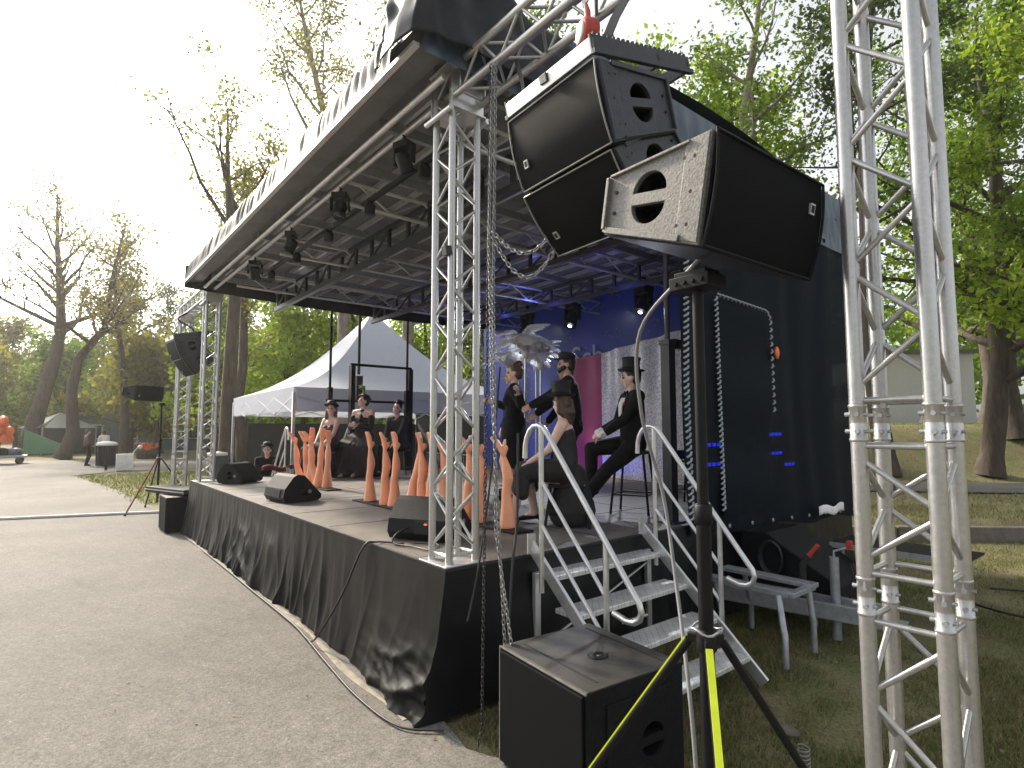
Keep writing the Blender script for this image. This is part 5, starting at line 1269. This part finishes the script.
# ------------------------------------------------------------------ road side things on the left
cable('thick white hose lying across the road in front of the far subwoofer', [(-13.1, -6.5, .03), (-12.4, -3.6, .03), (-11.9, -2.2, .03), (-11.5, -1.0, .03), (-11.2, -.2, .03), (-11.0, .4, .03)], .032, 'rope', 'hose', 'hose')
bi = thing('litter_bin', 'dark round litter bin lined with a white bag on the road', 'bin', (-30.2, .35, 0))
o = MB(); o.lathe([(0, .05), (.36, .05), (.40, 1.0), (.37, 1.0), (.34, .1), (0, .1)], (-30.2, .35, 0), 20)
for k in range(20): a = k * PI / 10; o.bar((-30.2 + .39 * math.cos(a), .35 + .39 * math.sin(a), .06), (-30.2 + .42 * math.cos(a), .35 + .42 * math.sin(a), 1.0), .03, .02)
o.build('bin_body', M['blackmetal'], bi); o = MB(); o.lathe([(.34, .8), (.40, 1.0), (.44, 1.04), (.42, 1.10), (.35, 1.16), (.2, 1.19), (0, 1.2)], (-30.2, .35, 0), 20); o.build('bag', M['shirt'], bi)
po = MB(); po.tube([(-27.3, .15, 0), (-27.3, .15, .95)], .05, 10); po.ell((-27.3, .15, .95), (.055, .055, .03)); tag(po.build('bollard', M['blackmetal'], loc=(-27.3, .15, 0)), 'black bollard at the grass corner, right of the bin', 'bollard')
af = thing('sign_board', 'small white folding board leaning on the grass beside the bollard', 'sign', (-26.6, .75, 0))
o = MB(); o.box((-26.6, .75, .36), (.04, .6, .72), Matrix.Rotation(rad(12), 3, 'Y')); o.build('front_board', M['paper'], af); o = MB(); o.box((-26.78, .75, .36), (.04, .6, .72), Matrix.Rotation(rad(-12), 3, 'Y')); o.build('rear_board', M['paper'], af)
lp = MB(); lp.tube([(-26.2, 1.0, .0), (-26.2, 1.0, .8), (-26.1, 1.15, 1.0)], .022, 8); lp.ell((-26.05, 1.22, 1.02), (.10, .10, .08)); tag(lp.build('path_lamp', M['white'], loc=(-26.2, 1.0, 0)), 'low white path lamp bending over the white board', 'lamp')
pr = thing('planter', 'planter with orange flowers far along the road', 'planter', (-38, 2.9, 0))
o = MB(); o.lathe([(0, 0), (.5, 0), (.65, .5), (.55, .5), (0, .42)], (-38, 2.9, 0), 16); o.build('pot', M['bark'], pr)
o = MB()
for k in range(60): a = random.random() * 6.28; r = random.random() * .6; o.ell((-38 + r * math.cos(a), 2.9 + r * math.sin(a), .55 + random.random() * .4), (.07, .07, .06), None, 6, 4)
o.build('flowers', M['balloon'], pr)
bl = thing('balloon_bunch', 'bunch of orange balloons at the left edge of the picture', 'balloons', (-37.2, -3.75, 0))
for k in range(16):
    a = k * 2.4; r = .34 * (k / 16) ** .5 * 1.3; c = V((-37.2 + r * math.cos(a), -3.75 + r * math.sin(a), 1.75 + .5 * math.sin(k * 1.7)))
    o = MB(); o.ell(c, (.21, .21, .25)); o.lathe([(.0, -.27), (.03, -.27), (.015, -.245), (0, -.24)], c, 8); o.build('balloon', M['balloon'], bl)
o = MB(); o.tube([(-37.2, -3.75, 0), (-37.2, -3.75, 1.6)], .03, 8); o.build('stake', M['bark'], bl)
ca = thing('hand_cart', 'low grey cart loaded with white and dark bundles at the left edge of the road', 'cart', (-36.2, -3.6, 0))
o = MB(); o.box((-36.2, -3.6, .38), (1.1, 2.0, .12)); o.box((-36.2, -4.5, .55), (1.1, .08, .3)); o.build('bed', M['galv'], ca, bevel=.02)
for x in (-.5, .5):
    for y in (-.7, .7): o = MB(); o.lathe([(0, -.04), (.18, -.04), (.18, .04), (0, .04)], (-36.2 + x, -3.6 + y, .18), 14, Matrix.Rotation(PI / 2, 3, 'Y')); o.build('wheel', M['cable'], ca)
for k, (y, m_) in enumerate(((-4.1, 'shirt'), (-3.6, 'cloth'), (-3.1, 'bluetarp'))): 
    o = MB(); o.ell((-36.2, y, .58 + .1 * (k == 0)), (.42, .36, .24)); tag(o.build('bundle', M[m_], loc=(-36.2, y, .44)), ['white bundle on the grey cart at the left edge', 'dark bundle in the middle of the grey cart', 'bluish bundle on the right end of the grey cart'][k], 'bundle')

def pav(label, c, w, eave, peak, wallm, roofm, rz=0):
    t = thing('garden_tent', label, 'tent', c); c = V(c); R = Matrix.Rotation(rad(rz), 3, 'Z')
    q = [c + R @ V((x * w / 2, y * w / 2, 0)) for x, y in ((-1, -1), (1, -1), (1, 1), (-1, 1))]
    for i in range(4):
        a, b_ = q[i], q[(i + 1) % 4]; out = ((a + b_) / 2 - c).normalized() * .25
        o = MB(); o.add([a + out + V((0, 0, eave - .1)), b_ + out + V((0, 0, eave - .1)), c + V((0, 0, peak))], [(0, 1, 2)]); o.build('roof_panel', roofm, t)
        o = MB(); o.grid(lambda u, v: tuple(a.lerp(b_, u) + V((.05 * math.sin(u * 22), .05 * math.cos(u * 22), v * eave))), 20, 2); o.build('wall', wallm, t)
        o = MB(); o.tube([a, a + V((0, 0, eave))], .05, 8); o.build('post', M['galv'], t)
    return t
pav('dark green garden tent with a pale pointed roof behind the curved trunk', (-50.5, -1.1, 0), 3.3, 1.95, 3.0, M['tentgreen'], M['tentroof'], 20)
pav('white topped tent cut off by the left edge of the picture', (-47.5, -7.2, 0), 4.5, 2.3, 3.5, M['tentgreen'], M['tentroof'], 10)
o = MB(); o.add([(-48.0, -3.0, 1.75), (-47.9, -3.05, .1), (-47.6, -.9, .1), (-47.7, -.9, .7)], [(0, 1, 2, 3)]); tag(o.build('green_tarp', M['tarpgreen'], loc=(-46.9, -2, 0), solid=.02), 'light green tarpaulin slanting down in front of the dark green tent', 'tarpaulin')

def building(label, c, L, Dp, Hh, rz, wallm, nwin, roofm, name='building'):
    t = thing(name, label, 'building', c); c = V(c); R = Matrix.Rotation(rad(rz), 3, 'Z')
    T = lambda x, y, z: c + R @ V((x, y, z))
    o = MB(); o.box(T(0, 0, Hh / 2), (L, Dp, Hh), R); o.build('wall', wallm, t)
    o = MB(); o.box(T(0, 0, Hh + .1), (L + .5, Dp + .5, .2), R); o.build('roof', roofm, t)
    for k in range(nwin):
        x = -L / 2 + (k + .5) * L / nwin
        o = MB(); o.box(T(x, -Dp / 2 - .02, Hh * .55), (1.3, .08, 1.2), R); w_ = o.build('window', M['white'], t); o = MB(); o.box(T(x, -Dp / 2 - .07, Hh * .55), (1.14, .02, 1.04), R); o.build('pane', M['glass'], w_)
    return t
building('low blue grey building behind the trees at the left', (-57, 8.0, -.05), 15, 6, 2.9, 75, M['bluewall'], 6, M['roofgrey'])
building('white building on the bank behind the close truss tower', (-9.5, 39.5, 1.6), 5, 6, 4.6, -45, M['whitewall'], 3, M['roofgrey'])

# ------------------------------------------------------------------ trees
def tree(name, label, loc, h, r, crown=.35, limbs=12, spread=3., up=.55, nleaf=4000, leaf=.12, lm='lf_mid', bark='bark', seed=1, path=None, sig=.28, group=None, cat='tree', sub=5, taper=.25):
    rs = random.Random(seed); t = thing(name, label, cat, loc, group); base = V(loc)
    if path is None:
        path = [V((0, 0, 0))]
        for k in range(1, 9): path.append(V((path[-1].x + rs.uniform(-.02, .02) * h, path[-1].y + rs.uniform(-.02, .02) * h, h * k / 8)))
    path = [V(p) for p in path]; n = len(path)
    fine = []
    for i in range(n - 1):
        for k in range(3): fine.append(path[i].lerp(path[i + 1], k / 3))
    fine.append(path[-1]); nf = len(fine)
    rad_ = lambda u: r * (1 - u) ** .8 * (1 - taper * 0) + r * .08
    o = MB(); o.tube([base + p for p in fine], [rad_(k / (nf - 1)) * (1.35 if k == 0 else 1) for k in range(nf)], 11)
    segs = []
    def at(u):
        f = u * (nf - 1); i = min(int(f), nf - 2); return fine[i].lerp(fine[i + 1], f - i)
    for k in range(limbs):
        u = crown + (1 - crown) * (k + rs.random()) / limbs * .97; p = at(u); a = k * 2.4 + rs.uniform(-.5, .5)
        L = spread * (1 - .65 * (u - crown) / (1 - crown)) * rs.uniform(.7, 1.15); el_ = up + rs.uniform(-.25, .3)
        d = V((math.cos(a) * math.cos(el_), math.sin(a) * math.cos(el_), math.sin(el_))); pts = [p]; rr = rad_(u) * .55
        for j in range(5):
            d = (d + V((rs.uniform(-.25, .25), rs.uniform(-.25, .25), rs.uniform(-.12, .22)))).normalized(); pts.append(pts[-1] + d * L / 5)
        o.tube([base + q for q in pts], [max(.012, rr * (1 - .85 * j / 5)) for j in range(6)], 6)
        for j in range(2, 6): segs.append((pts[j - 1], pts[j]))
        for m_ in range(sub):
            j = rs.uniform(1.2, 5); i0 = min(int(j), 4); q = pts[i0].lerp(pts[i0 + 1], j - i0); e = (d + V((rs.uniform(-1, 1), rs.uniform(-1, 1), rs.uniform(-.5, .9)))).normalized(); l2 = L * rs.uniform(.18, .4); pp = [q]
            for w_ in range(3): e = (e + V((rs.uniform(-.3, .3), rs.uniform(-.3, .3), rs.uniform(-.2, .25)))).normalized(); pp.append(pp[-1] + e * l2 / 3)
            o.tube([base + x for x in pp], [max(.008, rr * .35), max(.006, rr * .25), max(.005, rr * .16), .004], 5)
            segs += list(zip(pp, pp[1:])) * 2
    o.build('trunk', M[bark], t)
    if nleaf:
        g = np.random.RandomState(seed); A = np.array([s[0] for s in segs]); B = np.array([s[1] for s in segs])
        # clumps: some twigs carry more leaves than others
        wgt = g.rand(len(segs)) ** 1.5 + .08; idx = g.choice(len(segs), nleaf, p=wgt / wgt.sum()); q = g.rand(nleaf, 1)
        c = A[idx] * (1 - q) + B[idx] * q + g.randn(nleaf, 3) * sig
        u_ = g.randn(nleaf, 3); u_ /= np.linalg.norm(u_, axis=1, keepdims=True); w_ = g.randn(nleaf, 3); v_ = np.cross(u_, w_); v_ /= np.linalg.norm(v_, axis=1, keepdims=True)
        s_ = leaf * (.6 + .8 * g.rand(nleaf, 1)); vs = np.stack([c - u_ * s_ * .5, c + v_ * s_ * .32 + u_ * s_ * .05, c + u_ * s_ * .5, c - v_ * s_ * .32 + u_ * s_ * .05], 1)
        raw('crown', vs.reshape(-1, 3), nleaf, 4, M[lm], t)
    return t
TZ = lambda x, y: terrain(x, y) - .05
# woods on the right bank
RT_ = 'broadleaf trees on the right bank'
for i, (x, y, h_, r, lm, nl, sp, lb) in enumerate((
    (-1.45, 20.9, 15, .30, 'lf_mid', 11000, 5.5, 'dark trunked leafy tree on the bank, right behind the close tower'),
    (-1.3, 24.2, 16, .34, 'lf_mid', 11000, 5.5, 'twin neighbour of the dark trunked tree, a little farther up the bank'),
    (.9, 18.8, 14, .30, 'lf_bright', 11000, 5.5, 'bright leafy tree cut off by the right edge of the picture'),
    (-4.6, 27.5, 17, .32, 'lf_mid', 10000, 5.5, 'slim leafy tree seen between the legs of the close tower'),
    (-3.9, 34., 18, .35, 'lf_bright', 9000, 6.5, 'tall bright green tree far back between the close tower and the bank'),
    (3.5, 27., 17, .35, 'lf_mid', 11000, 6.5, 'leafy tree far up the bank near the right edge'),
    (-.2, 34., 18, .4, 'lf_dark', 9000, 7, 'dark leafy tree at the top of the right bank'))):
    tree('leafy_tree', lb, (x, y, TZ(x, y)), h_, r, .18, 17, sp, .45, int(nl * .72), .18, lm, 'bark', 20 + i, sig=.30, group=RT_, sub=6)
tree('pine_tree', 'tall pine trunk rising behind the close tower', (-2.3, 14.6, .2), 17, .17, .55, 12, 2.6, .2, 6000, .16, 'lf_dark', 'bark', 41, sig=.3)
tree('bare_tree', 'thinly leaved dark tree between the pole speaker and the close tower', (-3.3, 18.5, .3), 17, .16, .45, 16, 4.2, .5, 2500, .12, 'lf_dark', 'bark', 43, sig=.4)
# behind the stage
tree('birch_tree', 'pale trunked birch above the near pole speaker', (-6.3, 15.0, 0), 19, .24, .38, 16, 3.6, .6, 5200, .15, 'lf_mid', 'barkpale', 51, path=[(0, 0, 0), (.1, .1, 4), (.25, .15, 8), (.2, .3, 12), (.6, .6, 15), (.9, .9, 19)], sig=.3)
for i, (x, y, h_, lm, nl, lb) in enumerate(((-10.8, 15.7, 17, 'lf_bright', 12000, 'bright green tree above the hanging speakers'), (-13.6, 14.0, 19, 'lf_mid', 9000, 'green tree above the folded tarpaulin corner'), (-8.6, 18.5, 16, 'lf_bright', 11000, 'green tree between the hanging speakers and the birch'))):
    tree('leafy_tree', lb, (x, y, 0), h_, .26, .25, 16, 4.4, .5, nl, .2, lm, 'bark', 60 + i, sig=.42, group='leafy trees behind the stage', sub=6)
# tall light birches above the roof
tree('birch_tree', 'tall leaning birch with sparse leaves above the fascia of the roof', (-22.0, 8.6, 0), 24, .30, .34, 24, 6.2, .65, 8500, .17, 'lf_olive', 'barkpale', 71, path=[(0, 0, 0), (-.1, -.1, 6), (-.2, -.2, 11), (-.9, -.8, 16), (-1.9, -1.6, 21), (-2.5, -2.2, 25)], sig=.35)
tree('birch_tree', 'straight sparse birch above the roof, right of the leaning one', (-19.8, 10.6, 0), 25, .30, .34, 24, 6.0, .7, 8500, .17, 'lf_olive', 'barkpale', 72, sig=.35)
tree('bare_tree', 'dark tree with bare upright limbs behind the far column', (-16.5, 2.45, 0), 12.3, .24, .5, 11, 4.6, .95, 1500, .13, 'lf_olive', 'bark', 73, path=[(0, 0, 0), (0, 0, 3), (.05, .05, 6), (-.05, -.1, 8), (-.2, -.25, 10), (-.3, -.3, 12.3)], sig=.22, sub=4)
tree('bare_tree', 'slender dark tree with small leaves close behind the far column', (-18.3, 3.3, 0), 10.5, .20, .45, 12, 3.2, .9, 3500, .14, 'lf_olive', 'bark', 74, sig=.3)
# bright spring foliage behind the tent
for i, (x, y, h_, lb, lm) in enumerate(((-29, 8.0, 10.5, 'bright spring green tree left of the tent roof', 'lf_bright'), (-27.5, 11.2, 10.5, 'bright spring green tree right behind the tent peak', 'lf_bright'), (-26.5, 15.2, 11, 'leafy tree behind the right slope of the tent', 'lf_bright'), (-33, 5.6, 10, 'bright green tree behind the far truss column', 'lf_bright'), (-24, 19, 12, 'dark leafy tree behind the black wing frame', 'lf_dark'))):
    tree('leafy_tree', lb, (x, y, 0), h_, .2, .12, 20, 3.6, .35, 6500, .26, lm, 'bark', 80 + i, sig=.42, group='spring green trees behind the tent', sub=5)
# left background
tree('spreading_tree', 'big dark tree with wide spreading limbs at the left edge', (-49.3, -2.9, 0), 19, .50, .42, 19, 8.5, .55, 3000, .2, 'lf_bud', 'bark', 91, path=[(0, 0, 0), (.2, .6, 3.5), (.3, 1.3, 7), (.2, 1.5, 9), (.0, 1.3, 12), (-.2, 1.0, 15), (-.3, .8, 19)], sig=.55, sub=6)
tree('curved_tree', 'tree with a curved leaning trunk in front of the green tent', (-40.0, -1.1, 0), 15, .36, .48, 14, 5.5, .5, 1900, .2, 'lf_bud', 'bark', 92, path=[(0, 0, 0), (.1, .45, 1.6), (.1, .25, 4), (.15, .5, 6), (.3, 1.7, 8), (.4, 1.9, 11), (.5, 2.5, 15)], sig=.45, sub=5)
tree('curved_tree', 'slim dark tree right of the curved trunk', (-43.5, 2.2, 0), 14, .28, .5, 12, 4.0, .55, 3200, .2, 'lf_bud', 'bark', 93, sig=.45, sub=5)
for i in range(7):
    x, y = [(-60, 3.0), (-66, 7.2), (-62, 10.5), (-70, 12), (-56, 11.5), (-72, 4), (-64, 14)][i]
    tree('pine_tree', 'thin straight pine far behind the low blue grey building', (x, y, 0), 16 + i % 3 * 1.5, .20, .45, 13, 2.6, .15, 2200, .30, 'lf_dark', 'bark', 100 + i, sig=.4, group='thin pines far at the left', sub=4)
lb_far = ['olive green tree behind the white topped tent', 'olive tree behind the dark green tent', 'leafy tree between the dark green tent and the slim dark tree', 'leafy tree above the two people by the bin', 'leafy tree in front of the blue grey building', 'leafy tree left of the far pole speaker', 'leafy tree behind the far pole speaker', 'distant tree beyond the left edge tent', 'distant tree behind the spreading tree', 'distant tree between the spreading tree and the curved trunk', 'low leafy tree in front of the thin pines']
for i, (x, y) in enumerate(((-58, -7), (-59, -1.5), (-50, 3.2), (-45.5, 4.6), (-46, 8), (-40, 9), (-36, 11.5), (-66, -10), (-70, -4), (-72, 1), (-54, 12.5))):
    tree('leafy_tree', lb_far[i], (x, y, 0), [9, 9, 8, 7.5, 7.5, 7, 8, 11, 12, 11, 9][i], .2, (.14 if i not in (3, 4, 5, 6, 10) else .42), 16, 4.2, .3, 6000, .36, ['lf_olive', 'lf_mid', 'lf_olive'][i % 3], 'bark', 120 + i, sig=.55, group='leafy trees at the far left', sub=5)
# far woods closing the view
def woods(label, pts, nl, lm, size, seed):
    g = np.random.RandomState(seed); n = nl; P_ = np.array(pts); idx = g.randint(len(P_), size=n); c = P_[idx, :3] + g.randn(n, 3) * P_[idx, 3:4] * np.array([1, 1, .8]); c[:, 2] = np.abs(c[:, 2])
    u_ = g.randn(n, 3); u_ /= np.linalg.norm(u_, axis=1, keepdims=True); v_ = np.cross(u_, g.randn(n, 3)); v_ /= np.linalg.norm(v_, axis=1, keepdims=True); s_ = size * (.6 + .8 * g.rand(n, 1))
    vs = np.stack([c - u_ * s_ * .5, c + v_ * s_ * .35, c + u_ * s_ * .5, c - v_ * s_ * .35], 1)
    tag(raw('far_woods', vs.reshape(-1, 3), n, 4, M[lm]), label, 'woods', kind='stuff')
rw = random.Random(2)
pts = []
for k in range(90):
    q = rw.uniform(-75, -22); d = rw.uniform(72, 100); p = P + FH * d + RH * q; pts.append((p.x, p.y, rw.uniform(1, 10), 2.2))
woods('hazy far woods closing the view at the left', pts, 26000, 'lf_olive', .9, 5)
pts = []
for k in range(70):
    q = rw.uniform(6, 60); d = rw.uniform(42, 62); p = P + FH * d + RH * q; pts.append((p.x, p.y, terrain(p.x, p.y) + rw.uniform(2, 14), 2.0))
woods('far woods on top of the right bank', pts, 26000, 'lf_mid', .6, 6)
pts = []
for k in range(50):
    q = rw.uniform(-16, 6); d = rw.uniform(42, 55); p = P + FH * d + RH * q; pts.append((p.x, p.y, rw.uniform(0, 9), 1.8))
woods('far woods behind the stage and the tent', pts, 14000, 'lf_mid', .6, 7)

hz = MB(); hz.box((-15, 15, 22), (230, 230, 50)); ho = hz.build('haze', M['paper'], loc=(-15, 15, -3)); tag(ho, kind='stuff')
hm_ = bpy.data.materials.new('haze_air'); N, L = nodes_of(hm_); N.remove(N['Principled BSDF']); pv = N.new('ShaderNodeVolumePrincipled')
pv.inputs['Color'].default_value = (1, .98, .94, 1); pv.inputs['Density'].default_value = .0008; pv.inputs['Anisotropy'].default_value = .6
L.new(pv.outputs[0], N['Material Output'].inputs['Volume']); ho.data.materials[0] = hm_
# ------------------------------------------------------------------ light, sky, camera
w = bpy.data.worlds.new('World'); S.world = w; w.use_nodes = True; N = w.node_tree.nodes; L = w.node_tree.links
bg = N['Background']; sky = N.new('ShaderNodeTexSky'); sky.sky_type = 'NISHITA'; sky.sun_disc = False
SD = V((-1, -.16, math.tan(rad(36)))).normalized()
sky.sun_elevation = rad(36); az = math.atan2(SD.x, SD.y); sky.sun_rotation = az
sky.air_density = 1.0; sky.dust_density = 3.5; sky.ozone_density = 1.0
hs = N.new('ShaderNodeHueSaturation'); hs.inputs['Saturation'].default_value = .2
L.new(sky.outputs[0], hs.inputs['Color']); L.new(hs.outputs[0], bg.inputs['Color']); bg.inputs['Strength'].default_value = .15
sl = bpy.data.lights.new('sun', 'SUN'); sl.energy = 3.7; sl.angle = rad(5); sl.color = (1, .87, .69)
so = bpy.data.objects.new('sun', sl); C.objects.link(so); so.rotation_euler = SD.to_track_quat('Z', 'Y').to_euler(); so.location = (0, 0, 30)
for (x, y, z, e) in ((-5.4, 4.6, 3.98, 1.1), (-4.2, 4.4, 3.98, 1.3), (-2.6, 4.3, 3.98, 1.6), (-4.3, 5.45, 1.1, .6)):
    pl = bpy.data.lights.new('blue_lamp', 'POINT'); pl.energy = e; pl.color = (.10, .14, 1); pl.shadow_soft_size = .08
    po_ = bpy.data.objects.new('blue_lamp', pl); C.objects.link(po_); po_.location = (x, y, z)
for (x, y, z, tx, ty) in ((-5.4, 5.02, 3.6, -4.2, 2.2), (-4.2, 5.05, 3.6, -3.0, 2.2), (-2.6, 5.05, 3.6, -1.2, 2.6)):      # the three lit moving lights
    pl = bpy.data.lights.new('stage_lamp', 'SPOT'); pl.energy = 130; pl.color = (.82, .88, 1); pl.spot_size = rad(75); pl.spot_blend = .8; pl.shadow_soft_size = .05
    po_ = bpy.data.objects.new('stage_lamp', pl); C.objects.link(po_); po_.location = (x, y, z); po_.rotation_euler = (V((x, y, z)) - V((tx, ty, 1.4))).to_track_quat('Z', 'Y').to_euler()
cam = bpy.data.cameras.new('camera'); co = bpy.data.objects.new('camera', cam); C.objects.link(co); S.camera = co
cam.sensor_width = 36; cam.lens = 572 / 1024 * 36; cam.clip_start = .05; cam.clip_end = 3000
co.location = CAMP
fw = V((-math.cos(AH) * math.cos(rad(4.5)), math.sin(AH) * math.cos(rad(4.5)), math.sin(rad(4.5))))
co.rotation_euler = fw.to_track_quat('-Z', 'Y').to_euler()
S.view_settings.view_transform = 'Standard'; S.view_settings.look = 'None'; S.view_settings.exposure = 1.0; S.view_settings.gamma = 1
